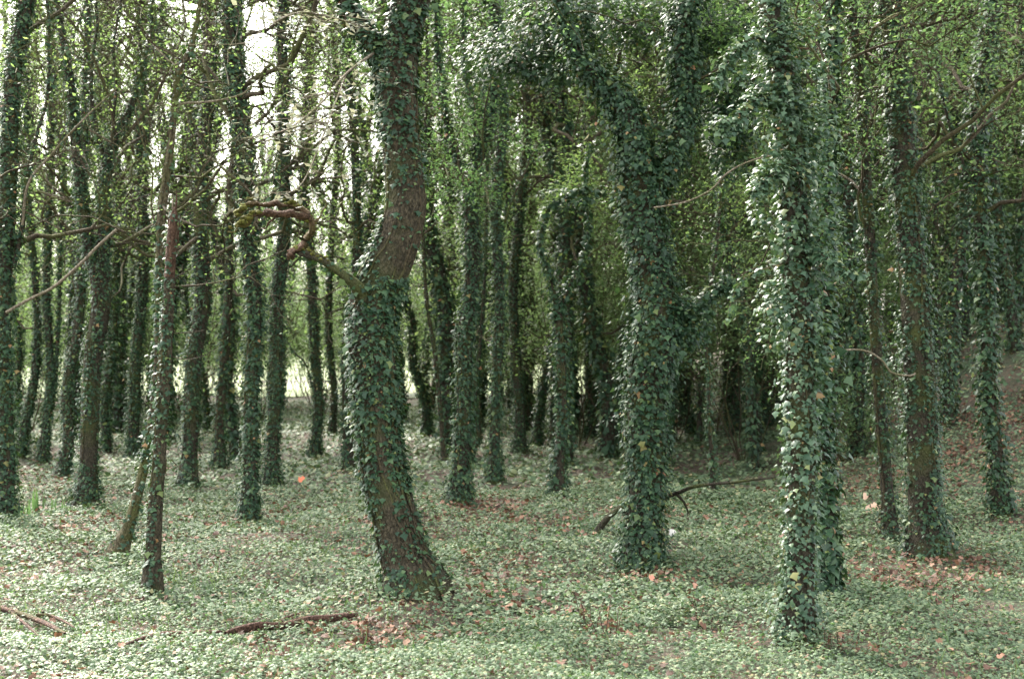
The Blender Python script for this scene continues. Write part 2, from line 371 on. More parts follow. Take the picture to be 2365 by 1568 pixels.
def make_tree(name, label, stem, limbs=(), cat='tree', d=None, depth_lean=0.0, bark=BARKDARK, mat=IVY, dens=1000, size=.055, off=.05,
              nobj=150, lod=0, top=7.5, keep=None, crown=12, crown_mat=CROWN, crown_n=2600, leafsize=.033, bl=1.5, bz=(2.2, 7.0),
              bup=.06, clumps=(), rough=.09, vines=2, group=None, bare_above=None, barklimb=None, br=.021, thr_=None):
    """stem and limbs: rows (px, py, width, depth offset) measured in the photograph; turned into metres at the depth of the foot"""
    d0 = d or hit(stem[0][0], stem[0][1])
    def to3(rows, d0=d0):
        out = []
        for q in rows:
            dd = d0 + (q[3] if len(q) > 3 else 0.0)
            r_ = q[2] / F * dd * .5; out.append(np.append(P(q[0], q[1], dd), max(r_ * .5, r_ - off * .28)))
        return np.array(out)
    if d0 > 11:
        stem = [stem[0]] + [(q[0] + rng.normal(0, 5.5), *q[1:]) for q in stem[1:-1]] + [stem[-1]]
    s3 = to3(stem)
    base = np.array([s3[0, 0], s3[0, 1], float(gz(s3[0, 0], s3[0, 1]))])
    s3[0, 2] = base[2] + .04
    foot = s3[0].copy(); foot[2] -= .22; foot[3] *= 1.7; foot[:2] -= (s3[1, :2] - s3[0, :2]) * .1
    s3[0, 3] *= 1.30
    k_ = .28 / max(.3, s3[1, 2] - s3[0, 2])
    mid = s3[0] * (1 - k_) + s3[1] * k_; mid[3] = s3[1, 3] * 1.06; s3 = np.vstack([s3[:1], mid[None], s3[1:]])
    pts = np.vstack([foot, s3])
    if stem[-1][1] < 80 and top:                           # the stem goes on above the picture
        dr = norm(s3[-1, :3] - s3[-2, :3]); dr = norm(dr + [0, 0, .6]); p = s3[-1].copy()
        n = max(1, int((top - p[2]) / 1.1))
        for k in range(n):
            dr = norm(dr + rng.normal(0, .10, 3) * [1, 1, .3]); p = np.append(p[:3] + dr * 1.1, max(.012, s3[-1, 3] * (1 - .8 * (k + 1) / n)))
            pts = np.vstack([pts, p])
    root = empty(name, base, label, cat, group)
    path = spline(pts, .07)
    def part(nm, pth, sides, ph, m, parent=root, rg=None):
        g = Geo(); q = pth.copy(); q[:, :3] -= base; tube(g, q, sides, rg or rough, ph); return obj(nm, g.mesh(nm), m, parent)
    ns = 18 if d0 < 12 else (12 if d0 < 17 else 8)
    trunk = part('trunk', path, ns, rng.rand() * 6, bark)
    ivs = []; lod = lod if d0 < 11.5 else 1
    hi = path[:, 2] > base[2] + .02
    def fall(pos, N, u):
        z = (pos[:, 2] - H) / pos[:, 1] * F
        k = u < np.where(z > 830, .3, 1.0)
        if bare_above is not None: k &= ~((CY - z) < bare_above)
        if keep is not None: k &= keep(CX + pos[:, 0] / pos[:, 1] * F, CY - z, N, u)
        return k
    thr = rng.choice([.16, .20, .26, .34, .43]); size *= rng.uniform(.82, 1.22)                            # how patchy this tree's ivy is
    if thr_: thr = thr_
    ivs.append(ivy_on(path[hi], dens, size, off, keep=fall, thr=thr))
    skirt = path[hi][path[hi][:, 2] < base[2] + .35]
    if len(skirt) > 2: ivs.append(ivy_on(skirt, dens * .35, size * .9, off * 1.7, keep=fall))
    growers = [path]
    for L in limbs:
        rows = L['rows']; l3 = to3(rows)
        if L.get('rough', 0) >= .5:
            t = np.linspace(0, len(l3) - 1, len(l3) * 2 - 1); i_ = np.minimum(t.astype(int), len(l3) - 2); f_ = (t - i_)[:, None]
            l3 = l3[i_] * (1 - f_) + l3[i_ + 1] * f_; l3[1:-1, :3] += rng.normal(0, .008, (len(l3) - 2, 3)); l3[1:-1, 3] *= rng.uniform(.55, 1.25, len(l3) - 2)
        if rows[-1][1] < 60 and L.get('ext', True):
            dr = norm(norm(l3[-1, :3] - l3[-2, :3]) + [0, 0, .35]); p = l3[-1].copy()
            for k in range(3):
                dr = norm(dr + rng.normal(0, .15, 3)); p = np.append(p[:3] + dr * .9, p[3] * .62); l3 = np.vstack([l3, p])
        lp = spline(l3, .05)
        part(L.get('name', 'limb'), lp, 10 if d0 < 12 else 7, rng.rand() * 6, L.get('bark', barklimb or bark), trunk, L.get('rough'))
        if L.get('ivy', 1) > 0: ivs.append(ivy_on(lp, dens * L.get('ivy', 1), size, L.get('off', off)))
        if L.get('grow', True): growers.append(lp)
    for (px, py, dd, rx, rz, n) in clumps:
        c = P(px, py, d0 + dd); s = (d0 + dd) / F
        n = int(n * 1.7); q = rng.normal(0, 1, (n, 3)); q = q / np.linalg.norm(q, axis=1)[:, None] * (rng.rand(n) ** .5)[:, None]
        q = q * np.array([rx * s, rx * s * .6, rz * s])
        q = q[fbm(q[:, 0] * 4 + px, q[:, 2] * 4 + py) > .36]
        n = len(q)
        out = norm(q / np.array([rx, rx * .6, rz]))
        ivs.append((c + q, leaf_rot(out * .5 + [0, -.15, .75] + rng.normal(0, .35, (n, 3)), np.array([0, 0, -.6]) + out * .6 + rng.normal(0, .45, (n, 3))), size * .56 * np.clip(rng.normal(1, .25, n), .5, 1.6)))
    emit_ivy(root, base, ivs, mat, nobj, lod)
    # branches, twigs and crown leaves
    if crown:
        g = Geo(); tips = []
        starts = []
        for k in range(crown):
            gp = growers[rng.randint(len(growers))] if k % 3 else growers[0]
            zz = gp[:, 2]; ok = np.nonzero((zz > base[2] + bz[0]) & (zz < bz[1]))[0]
            if len(ok) == 0: continue
            i = rng.choice(ok); a = rng.rand() * 2 * math.pi
            starts.append((gp[i, :3] - base, np.array([math.cos(a), math.sin(a), rng.uniform(.1, .9)]), bl * rng.uniform(.6, 1.3), min(gp[i, 3] * .4, br)))
        branching(None, starts, 0, 0, 2, tips, g, up=bup)
        if g.n: obj('twigs', g.mesh('twigs'), TWIG, root, kind='stuff')
        if tips and crown_n:
            tp = np.array([t[0] for t in tips]); td = np.array([t[1] for t in tips])
            crown_n = int(crown_n * 1.5); i = rng.randint(0, len(tp), crown_n)
            pos = tp[i] + rng.normal(0, .07, (crown_n, 3))
            R = leaf_rot(np.array([0, 0, .8]) + rng.normal(0, .5, (crown_n, 3)), td[i] + rng.normal(0, .6, (crown_n, 3)))
            g2 = Geo(); leaves(g2, OVAL_V, OVAL_F, pos, R, leafsize * rng.uniform(.6, 1.35, crown_n))
            obj('crown', g2.mesh('crown', False), crown_mat, root, kind='stuff')
    for k in range(vines):                                  # bare climbing ivy stems on the bark
        a0 = rng.uniform(math.pi * 1.05, math.pi * 1.95); T, U, V = frames(path[:, :3])
        i0 = rng.randint(2, 8); i1 = min(len(path) - 2, i0 + rng.randint(20, 55)); idx = np.arange(i0, i1)
        a = a0 + np.cumsum(rng.normal(0, .09, len(idx)))
        sgn = np.sign((U[idx] * [1, 0, 0]).sum(1)).mean() or 1
        N = np.cos(a)[:, None] * U[idx] * 1 + np.sin(a)[:, None] * V[idx]
        N = np.where((N[:, 1] > .2)[:, None], -N, N)
        q = np.column_stack([path[idx, :3] + N * (path[idx, 3] * 1.02)[:, None] - base, np.full(len(idx), rng.uniform(.004, .008))])
        g = Geo(); tube(g, q, 5, cap=False); obj('ivy_stem', g.mesh('ivy_stem'), TWIG, root)
    return root, base, d0, to3

# ---- the trees measured in the photograph
make_tree('ivy_tree', 'ivy-clad tree with a strong bend in its broad brown trunk and a mossy broken limb',
    [(958, 1372, 132), (936, 1290, 118), (910, 1190, 110), (884, 1090, 108), (872, 980, 108), (866, 880, 112), (859, 760, 116), (872, 670, 116), (912, 580, 112), (937, 490, 102), (934, 400, 98), (922, 280, 98), (916, 170, 100), (926, 90, 94), (946, 10, 90)],
    limbs=[dict(rows=[(908, 190, 60), (880, 130, 56), (840, 70, 50), (800, 5, 44)], off=.07),
           dict(rows=[(850, 700, 46, -.1), (815, 655, 34, -.2), (770, 620, 26, -.25), (728, 594, 28, -.3), (696, 582, 32, -.3), (682, 580, 14, -.3)], name='broken_limb', ivy=.15, bark=BARKDARK, grow=False, rough=.3),
           dict(rows=[(670, 598, 20, -.3), (682, 578, 30, -.32), (702, 560, 24, -.33), (718, 540, 24, -.35), (724, 514, 30, -.37), (706, 496, 24, -.4), (680, 492, 30, -.4), (650, 497, 20, -.4), (622, 486, 27, -.4), (596, 497, 18, -.42), (570, 514, 22, -.43), (548, 522, 15, -.44), (526, 536, 8, -.45)], name='gnarled_branch', ivy=0, bark=MOSSWOOD, grow=False, rough=.5),
           dict(rows=[(640, 494, 12, -.4), (622, 508, 9, -.38), (612, 524, 7, -.36), (600, 530, 3, -.35)], name='gnarled_branch', ivy=0, bark=MOSSWOOD, grow=False, rough=.5),
           dict(rows=[(722, 516, 14, -.37), (742, 500, 10, -.36), (752, 480, 7, -.36), (748, 462, 3, -.36)], name='gnarled_branch', ivy=0, bark=MOSSWOOD, grow=False, rough=.5),
           dict(rows=[(712, 496, 20, -.4), (690, 478, 24, -.42), (662, 476, 16, -.43), (636, 470, 22, -.45), (606, 472, 16, -.45), (580, 470, 22, -.46), (560, 484, 18, -.46), (545, 502, 8, -.47)], name='gnarled_branch', ivy=0, bark=MOSSWOOD, grow=False, rough=.5)],
    bark=BARK, dens=1300, size=.050, off=.036, nobj=300, vines=9, thr_=.27, crown=10, bz=(4.2, 7.5), crown_n=2500, bl=1.7, rough=.09,
    keep=lambda x, y, N, u: ~(((y > 430) & (y < 640) & (x > 888 - (y - 430) * .05) & (u < .93)) | ((y > 1130) & (x > 858) & (u < .66)) | ((y > 330) & (y < 430) & (x > 880) & (u < .6)) | ((y > 130) & (y < 330) & (x > 900) & (u < .5)) | ((y > 660) & (u < .12))))
make_tree('ivy_tree', 'tree wrapped in large pale ivy leaves with sprays hanging off its side',
    [(1842, 1495, 92), (1846, 1380, 82), (1848, 1200, 80), (1850, 1000, 80), (1848, 800, 80), (1842, 650, 80), (1836, 500, 78), (1822, 300, 76), (1802, 130, 72), (1782, 0, 70)],
    limbs=[dict(rows=[(1790, 110, 20), (1740, 90, 14, -.2), (1690, 130, 9, -.3), (1650, 200, 5, -.35)], ivy=1.5, off=.08, grow=False),
           dict(rows=[(1815, 260, 16), (1760, 225, 12, -.2), (1700, 270, 8, -.3), (1640, 300, 4, -.3)], ivy=1.5, off=.08, grow=False),
           dict(rows=[(1840, 420, 14), (1790, 400, 9, -.25), (1740, 450, 5, -.3)], ivy=2, off=.12, grow=False),
           dict(rows=[(1850, 560, 12), (1900, 590, 8, -.15), (1950, 630, 5, -.2), (2005, 632, 3, -.2)], ivy=1.6, off=.05, grow=False),
           dict(rows=[(1840, 600, 12), (1770, 620, 7, -.1), (1720, 640, 4, -.1), (1690, 690, 3, -.1), (1680, 740, 2, -.1)], ivy=.4, off=.05, grow=False, bark=BARKPALE)],
    mat=IVYPALE, dens=960, size=.058, off=.075, thr_=.21, nobj=300, crown=6, bz=(4.0, 7.0), crown_n=900, bark=BARKDARK,
    clumps=[(1800, 210, -.15, 95, 200, 620), (1860, 130, 0, 80, 170, 520), (1880, 320, 0, 70, 150, 380), (1810, 460, -.15, 85, 150, 520), (1890, 560, -.05, 70, 130, 320), (1700, 150, -.3, 45, 60, 70), (1680, 290, -.3, 45, 40, 70), (1800, 700, -.1, 60, 120, 260), (1890, 800, -.05, 45, 130, 200)],
    keep=lambda x, y, N, u: ~((y > 1180) & (u < .35) & (x > 1835)))
make_tree('ivy_tree', 'small dark ivy-clad stem close behind the tree with large pale leaves', [(1915, 1388, 52), (1912, 1250, 48), (1905, 1100, 44), (1898, 900, 42), (1900, 700, 40), (1905, 450, 38), (1915, 200, 36), (1920, 20, 34)], dens=900, size=.06, off=.06, nobj=200, crown=12, bz=(2.6, 6.5), crown_mat=DARKLEAF, crown_n=3500)
make_tree('ivy_tree', 'thick forked tree smothered in ivy, one limb arching over beside the fallen branch',
    [(1485, 1318, 100), (1482, 1230, 88), (1494, 1090, 90), (1490, 930, 96), (1514, 770, 112), (1506, 640, 104), (1482, 520, 102), (1480, 430, 98), (1470, 360, 84)],
    limbs=[dict(rows=[(1474, 400, 76), (1462, 310, 74), (1435, 240, 64), (1390, 190, 56), (1340, 140, 44), (1310, 60, 28), (1290, 0, 24)], off=.10, ivy=1.3),
           dict(rows=[(1492, 460, 62), (1540, 390, 60), (1570, 310, 56), (1582, 200, 56), (1575, 110, 54), (1590, 0, 50)], off=.10, ivy=1.3),
           dict(rows=[(1390, 190, 20), (1330, 150, 15, .3), (1260, 175, 11, .6), (1180, 140, 7, .9)], off=.12, ivy=.8, grow=False),
           dict(rows=[(1510, 780, 30), (1570, 730, 18, .1), (1630, 690, 12, .1), (1690, 640, 7, .1)], off=.09, ivy=1.5, grow=False)],
    dens=1200, size=.049, off=.085, nobj=300, thr_=.22, lod=1, crown=16, bz=(3.0, 7), br=.013, crown_mat=GREEN, crown_n=9000, leafsize=.036, bl=1.7,
    clumps=[(1230, 130, .9, 190, 80, 2000), (1330, 40, .6, 180, 80, 2200), (1650, 70, .8, 130, 150, 3200), (1480, 50, 1.0, 120, 70, 1200), (1700, 300, .9, 60, 160, 1300), (1560, 740, 0, 90, 80, 1300), (1680, 280, .6, 60, 150, 1500)])
make_tree('ivy_tree', 'broad ivy-covered trunk at the foot of the leaf-strewn bank beside a slimmer stem',
    [(2146, 1285, 104), (2138, 1190, 90), (2128, 1000, 84), (2116, 800, 80), (2105, 600, 74), (2090, 400, 68), (2074, 200, 64), (2056, 0, 60)],
    dens=950, size=.055, off=.07, nobj=300, crown=18, bz=(2.4, 7), crown_mat=DARKLEAF, crown_n=6500, bl=1.7, keep=lambda x, y, N, u: ~((y > 950) & (np.abs(x - 2120) < 28) & (u < .6)))
make_tree('ivy_tree', 'slim ivy-clad trunk leaning beside the broad trunk at the foot of the bank',
    [(2056, 1250, 44), (2048, 1120, 38), (2034, 950, 36), (2020, 750, 34), (2005, 500, 34), (1990, 250, 32), (1965, 0, 30)], dens=900, size=.055, off=.055, nobj=220, crown=16, bz=(2.2, 7), crown_mat=DARKLEAF, crown_n=6000, bl=1.7)
make_tree('ivy_tree', 'ivy-clad tree on the rising bank with bare side branches reaching sideways',
    [(2312, 1190, 48), (2300, 1060, 42), (2288, 900, 42), (2275, 700, 40), (2258, 480, 40), (2262, 300, 38), (2280, 120, 36), (2295, 0, 34)],
    limbs=[dict(rows=[(2258, 480, 22), (2225, 380, 18), (2190, 280, 14), (2165, 150, 11), (2150, 0, 8)], ivy=.5, off=.04),
           dict(rows=[(2256, 420, 14), (2210, 400, 9), (2165, 430, 5)], ivy=.3, off=.04, grow=False)],
    dens=900, size=.055, off=.055, nobj=220, crown=18, bz=(2.4, 7.5), crown_mat=DARKLEAF, crown_n=6000, bl=1.7)
make_tree('ivy_tree', 'dark ivy-wrapped trunk standing beside the clump of sword-shaped leaves',
    [(12, 1208, 54), (14, 1050, 46), (16, 850, 46), (12, 650, 46), (16, 450, 46), (24, 250, 44), (40, 100, 42), (60, 0, 40)],
    limbs=[dict(rows=[(30, 620, 22), (52, 520, 20), (60, 430, 18), (80, 330, 17), (108, 230, 15), (112, 120, 13), (108, 0, 12)], ivy=.5, off=.04),
           dict(rows=[(108, 230, 11), (140, 150, 9), (175, 70, 8), (200, 0, 7)], ivy=.3, off=.03),
           dict(rows=[(52, 520, 13, -.1), (66, 424, 12, -.2), (123, 353, 11, -.3), (169, 301, 10, -.4), (220, 250, 8, -.5), (281, 194, 5, -.6)], name='bare_limb', ivy=.05, bark=BARKPALE, grow=False),
           dict(rows=[(24, 470, 9, -.1), (80, 500, 7, -.15), (140, 530, 6, -.2), (180, 560, 3, -.2)], name='bare_limb', ivy=.0, bark=TWIG, grow=False)],
    dens=950, size=.055, off=.055, nobj=200, crown=24, bz=(2.2, 7), br=.03, crown_n=2400, leafsize=.03, bl=2.1)
make_tree('ivy_tree', 'ivy-clad tree forking at mid height into two dark stems',
    [(200, 1176, 58), (205, 1050, 50), (214, 850, 50), (222, 700, 52), (228, 610, 54)],
    limbs=[dict(rows=[(222, 640, 36), (200, 540, 36), (182, 400, 34), (170, 280, 32), (160, 180, 30), (140, 60, 24), (130, 0, 20)]),
           dict(rows=[(232, 640, 38), (242, 520, 38), (240, 420, 34), (260, 330, 30), (305, 240, 26), (330, 150, 20), (350, 60, 15), (352, 0, 12)]),
           dict(rows=[(250, 400, 20), (215, 260, 18), (212, 150, 16), (225, 60, 13), (222, 0, 11)], ivy=.5),
           dict(rows=[(240, 470, 11), (300, 466, 10), (330, 455, 9), (368, 444, 6)], ivy=.1, grow=False, name='bare_limb'),
           dict(rows=[(205, 300, 9, -.3), (250, 325, 8, -.35), (307, 358, 7, -.4), (345, 395, 6, -.4), (372, 420, 4, -.4)], ivy=0, grow=False, name='bare_limb', bark=MOSSBARK),
           dict(rows=[(252, 370, 16), (268, 200, 14), (262, 110, 12), (280, 0, 10)], ivy=.4)],
    dens=950, size=.056, off=.06, nobj=200, crown=32, bz=(2.4, 7), br=.032, crown_n=3200, leafsize=.03, bl=2.1)
make_tree('broken_tree', 'slim trunk with a torn red-brown snapped top standing beside a leaning trunk',
    [(352, 1366, 50), (355, 1290, 43), (362, 1150, 39), (372, 1000, 37), (382, 850, 36), (388, 720, 35), (393, 640, 35)],
    limbs=[dict(rows=[(391, 690, 31), (394, 600, 33), (398, 545, 32), (401, 505, 28), (403, 488, 20), (404, 478, 12)], name='snapped_top', ivy=.25, bark=SNAG, grow=False),
           dict(rows=[(384, 640, 18, .02), (386, 580, 16, .02), (390, 535, 13, .02), (389, 512, 9, .02), (388, 496, 3, .02)], name='splinter', ivy=.1, bark=SNAG, grow=False),
           dict(rows=[(402, 540, 14, -.02), (405, 490, 11, -.03), (408, 460, 7, -.03), (407, 440, 2, -.03)], name='splinter', ivy=0, bark=SNAG, grow=False),
           dict(rows=[(396, 530, 12, .03), (397, 490, 9, .03), (399, 466, 6, .03), (401, 452, 2, .03)], name='splinter', ivy=0, bark=BARKPALE, grow=False),
           dict(rows=[(410, 560, 9, .01), (414, 520, 7, .01), (417, 498, 2, .01)], name='splinter', ivy=0, bark=SNAG, grow=False),
           dict(rows=[(400, 770, 5), (435, 768, 4, -.1), (470, 763, 3, -.2)], name='dead_branch', ivy=0, grow=False),
           dict(rows=[(392, 822, 6), (430, 830, 5, -.1), (470, 822, 4, -.2), (505, 800, 2, -.3)], name='dead_branch', ivy=0, grow=False),
           dict(rows=[(400, 645, 7), (425, 630, 5, -.05), (450, 612, 3, -.1)], name='dead_branch', ivy=0, grow=False),
           dict(rows=[(395, 1060, 5), (420, 1085, 4, -.05), (455, 1100, 2, -.1)], name='dead_branch', ivy=0, grow=False)],
    bark=BARK, dens=700, size=.052, off=.04, nobj=240, thr_=.34, crown=0, top=0, keep=lambda x, y, N, u: ~((y > 1020) & (x > 352 + (1366 - y) * .06) & (u < .85)))
make_tree('leaning_tree', 'slanting mossy trunk that leans behind the snapped tree and carries a pale bare limb',
    [(268, 1300, 54), (296, 1220, 36), (318, 1140, 32), (338, 1050, 30), (356, 930, 28), (366, 800, 26), (368, 650, 26), (372, 520, 28), (382, 430, 28), (396, 330, 24), (404, 240, 22), (412, 170, 22), (440, 118, 20), (458, 40, 18), (464, 0, 17)],
    limbs=[dict(rows=[(404, 260, 13), (420, 240, 12), (460, 238, 11), (520, 230, 10), (565, 215, 8), (588, 190, 5)], name='bare_limb', ivy=0, bark=BARKPALE, grow=False),
           dict(rows=[(438, 125, 12), (405, 150, 8), (370, 120, 7), (340, 90, 5)], name='bare_limb', ivy=0, bark=BARKPALE, grow=False),
           dict(rows=[(372, 560, 10), (350, 480, 9), (352, 400, 8), (330, 330, 6), (312, 250, 4)], ivy=.1)],
    bark=MOSSBARK, dens=620, size=.055, off=.05, nobj=160, crown=18, bz=(1.8, 7), br=.024, crown_n=900, bl=1.6,
    keep=lambda x, y, N, u: ~(((y > 1060) & (u < .72)) | ((y < 520) & (y > 300) & (u < .80)) | ((y < 300) & (u < .6))))
make_tree('ivy_tree', 'ivy-clad trunk with a mossy foot behind the snapped tree',
    [(434, 1128, 50), (436, 1000, 42), (444, 850, 42), (456, 700, 42), (466, 550, 40), (474, 380, 38), (482, 200, 36), (480, 40, 34)],
    limbs=[dict(rows=[(470, 420, 18), (500, 330, 14), (520, 200, 10), (530, 80, 8)], ivy=.6)], dens=850, size=.058, off=.06, nobj=150, crown=24, bz=(2.2, 8), br=.03, crown_n=2600, leafsize=.034, bl=2.1)
make_tree('ivy_tree', 'straight ivy-clad trunk whose ivy thickens into a broad leafy top',
    [(573, 1202, 46), (574, 1080, 40), (577, 900, 42), (580, 720, 44), (575, 560, 44), (562, 400, 46), (553, 250, 48), (545, 100, 48), (534, 0, 46)],
    limbs=[dict(rows=[(580, 560, 18), (625, 470, 14), (640, 380, 11)], ivy=.8, grow=False)], dens=950, size=.056, off=.065, nobj=200, crown=18, bz=(2.4, 7), br=.026, crown_n=1800, bl=1.9)
make_tree('ivy_tree', 'straight ivy-clad trunk next in line to the one with the broad leafy top',
    [(628, 1130, 42), (630, 1020, 36), (636, 860, 38), (644, 700, 38), (652, 540, 36), (656, 380, 34), (660, 220, 32), (652, 60, 30)], dens=900, size=.056, off=.06, nobj=150, crown=16, bz=(2.6, 8), crown_n=3000, bl=1.7)
make_tree('ivy_tree', 'thin dark trunk slanting upward between two ivy-clad trunks', [(508, 1082, 30), (514, 960, 26), (525, 820, 25), (533, 660, 24), (541, 500, 23), (548, 300, 22), (556, 60, 20)], bark=BARK, dens=600, size=.055, off=.04, nobj=100, crown=12, bz=(2.8, 8), crown_n=2400)
make_tree('ivy_tree', 'thin ivy-clad trunk standing apart near the fallen orange leaf', [(726, 1060, 30), (727, 930, 26), (725, 780, 26), (718, 600, 26), (712, 420, 25), (715, 200, 24), (720, 20, 22)],
    limbs=[dict(rows=[(724, 900, 9), (705, 840, 7), (680, 815, 6), (665, 790, 4)], ivy=.4, grow=False)], dens=800, size=.055, off=.05, nobj=100, crown=14, bz=(2.6, 9), crown_n=3000, bl=1.8)
make_tree('ivy_tree', 'slender ivy-clad trunk almost hidden behind the bent tree', [(806, 1086, 30), (806, 950, 27), (806, 800, 27), (810, 640, 26), (820, 450, 25), (815, 250, 24), (790, 40, 22)], dens=850, size=.055, off=.055, nobj=100, crown=14, bz=(2.6, 9), crown_n=3200, bl=1.7)
make_tree('ivy_tree', 'ivy-clad trunk splitting like a fork beside a patch of brown litter',
    [(1060, 1166, 54), (1062, 1060, 46), (1068, 920, 44), (1080, 780, 42), (1088, 640, 42), (1090, 520, 44), (1086, 430, 44)],
    limbs=[dict(rows=[(1084, 450, 28), (1058, 375, 24), (1035, 300, 22), (1020, 200, 18), (1008, 90, 16), (1005, 0, 14)]),
           dict(rows=[(1090, 450, 34), (1110, 350, 34), (1135, 250, 32), (1142, 130, 28), (1135, 0, 26)]),
           dict(rows=[(1098, 400, 16), (1095, 280, 14), (1075, 160, 12), (1070, 20, 10)], ivy=.8)],
    dens=950, size=.055, off=.06, nobj=200, crown=18, bz=(2.9, 8), br=.012, crown_mat=GREEN, crown_n=8000, leafsize=.036, clumps=[(1110, 170, .2, 110, 110, 900), (1130, 40, .2, 90, 70, 500)])
make_tree('ivy_tree', 'slim straight ivy-clad trunk next to the forking trunk', [(1142, 1116, 36), (1143, 1000, 30), (1147, 850, 30), (1150, 680, 29), (1154, 480, 28), (1155, 300, 27), (1150, 120, 26), (1145, 10, 24)],
    limbs=[dict(rows=[(1152, 560, 10), (1180, 470, 8), (1220, 380, 7), (1250, 320, 4)], ivy=.2, bark=TWIG)], dens=850, size=.056, off=.055, nobj=140, crown=14, bz=(2.5, 8), crown_n=3200, bl=1.7)
make_tree('ivy_tree', 'thin ivy-clad trunk with a mossy foot behind the slim straight one', [(1200, 1046, 34), (1198, 940, 28), (1196, 800, 28), (1195, 640, 26), (1200, 450, 25), (1210, 250, 24), (1205, 30, 22)], dens=800, size=.056, off=.055, nobj=100, crown=14, bz=(2.4, 9), crown_n=3400, bl=1.8)
make_tree('ivy_tree', 'thin ivy tree making a Y, one arm bowing into a pale-leaved arch',
    [(1290, 1156, 38), (1294, 1060, 30), (1298, 920, 28), (1296, 800, 27), (1288, 715, 28)],
    limbs=[dict(rows=[(1288, 730, 18), (1272, 640, 15), (1246, 575, 12), (1254, 520, 10), (1268, 480, 9), (1312, 450, 7), (1350, 436, 5), (1400, 440, 3)], off=.06, ivy=.9, grow=False),
           dict(rows=[(1290, 720, 16), (1318, 655, 13), (1344, 600, 10), (1360, 520, 7), (1350, 420, 5), (1362, 330, 3)], off=.05, ivy=.8)],
    dens=900, size=.055, off=.05, nobj=160, crown=12, bz=(2.6, 7), crown_n=2200, clumps=[(1310, 455, 0, 75, 30, 260)])
make_tree('ivy_tree', 'young crooked ivy-wrapped stem near the tip of the fallen branch', [(1648, 1152, 18), (1646, 1060, 16), (1636, 960, 15), (1626, 880, 15), (1632, 740, 14), (1650, 560, 13), (1660, 360, 12), (1655, 150, 11), (1650, 20, 10)], dens=900, size=.052, off=.05, nobj=120, crown=12, bz=(2.0, 6), crown_n=2200)
make_tree('ivy_tree', 'short leaning ivy trunk behind the young crooked stem', [(1600, 1002, 26), (1590, 930, 22), (1580, 840, 22), (1575, 700, 21), (1580, 500, 20), (1590, 250, 18), (1600, 20, 16)], dens=800, size=.055, off=.06, nobj=80, crown=14, bz=(1.6, 9), crown_n=3600)
make_tree('ivy_tree', 'thin curved ivy trunk bowing away from the bent tree', [(986, 1008, 26), (982, 930, 24), (966, 840, 22), (942, 740, 21), (930, 660, 20), (945, 500, 19), (985, 300, 18), (1010, 100, 16), (1015, 10, 15)], dens=800, size=.055, off=.05, nobj=80, crown=14, bz=(2.4, 9), crown_n=3200)
make_tree('ivy_tree', 'very thin brown stem beside the thin curved ivy trunk', [(1026, 1078, 17), (1020, 960, 14), (1008, 820, 14), (995, 680, 13), (985, 500, 12), (980, 250, 11), (985, 20, 10)], bark=BARK, dens=350, size=.05, off=.04, nobj=60, crown=10, bz=(2.6, 8), crown_n=2200)
make_tree('ivy_tree', 'thin stem curving out from the foot of the forking trunk', [(1086, 1070, 18), (1098, 1000, 14), (1108, 920, 13), (1112, 760, 12), (1118, 550, 11), (1125, 300, 10), (1120, 30, 9)], dens=500, size=.05, off=.04, nobj=60, crown=10, bz=(2.4, 8), crown_n=2400)
make_tree('ivy_tree', 'brownish ivy-clad trunk leaning beside the tree with two dark stems', [(144, 1106, 34), (154, 1010, 29), (166, 900, 28), (178, 760, 27), (188, 600, 26), (185, 400, 25), (190, 200, 23), (205, 20, 21)], bark=BARK, dens=700, size=.056, off=.05, nobj=120, crown=14, bz=(2.6, 8), crown_n=2600, bl=1.7)
make_tree('ivy_tree', 'trunk with two close stems behind the leaning brownish trunk', [(98, 1068, 26), (104, 980, 24), (112, 850, 22), (108, 700, 21), (112, 500, 20), (120, 250, 19), (118, 20, 17)],
    limbs=[dict(rows=[(104, 970, 14), (125, 900, 14), (135, 760, 13), (140, 560, 12), (150, 300, 10)], ivy=1)], dens=800, size=.056, off=.05, nobj=80, crown=14, bz=(2.6, 9), crown_n=2800)
make_tree('ivy_tree', 'short stocky ivy trunk at the edge of the pale meadow', [(48, 1056, 28), (58, 960, 26), (72, 860, 24), (75, 700, 22), (68, 450, 21), (60, 200, 19), (65, 10, 17)], dens=800, size=.056, off=.06, nobj=80, crown=14, bz=(2.4, 9), crown_n=3000)
make_tree('ivy_tree', 'ivy-clad trunk glimpsed just beside the leaning mossy trunk', [(310, 1062, 36), (312, 960, 32), (318, 820, 31), (326, 660, 30), (330, 480, 28), (322, 280, 26), (330, 50, 24)], dens=850, size=.056, off=.06, nobj=100, crown=14, bz=(2.6, 9), crown_n=2600, bl=1.7)
make_tree('ivy_tree', 'small far ivy trunk standing alone in the pale gap', [(258, 1004, 24), (256, 920, 20), (250, 820, 20), (248, 650, 19), (252, 400, 18), (260, 100, 16)], dens=700, size=.056, off=.05, nobj=50, crown=14, bz=(3.0, 10), crown_n=3000)
make_tree('ivy_tree', 'straight thin trunk in shade between the bent tree and the standing-apart trunk', [(768, 1006, 22), (766, 900, 20), (764, 760, 20), (766, 560, 19), (770, 300, 18), (765, 30, 16)], dens=700, size=.056, off=.05, nobj=50, crown=14, bz=(2.8, 10), crown_n=3200)

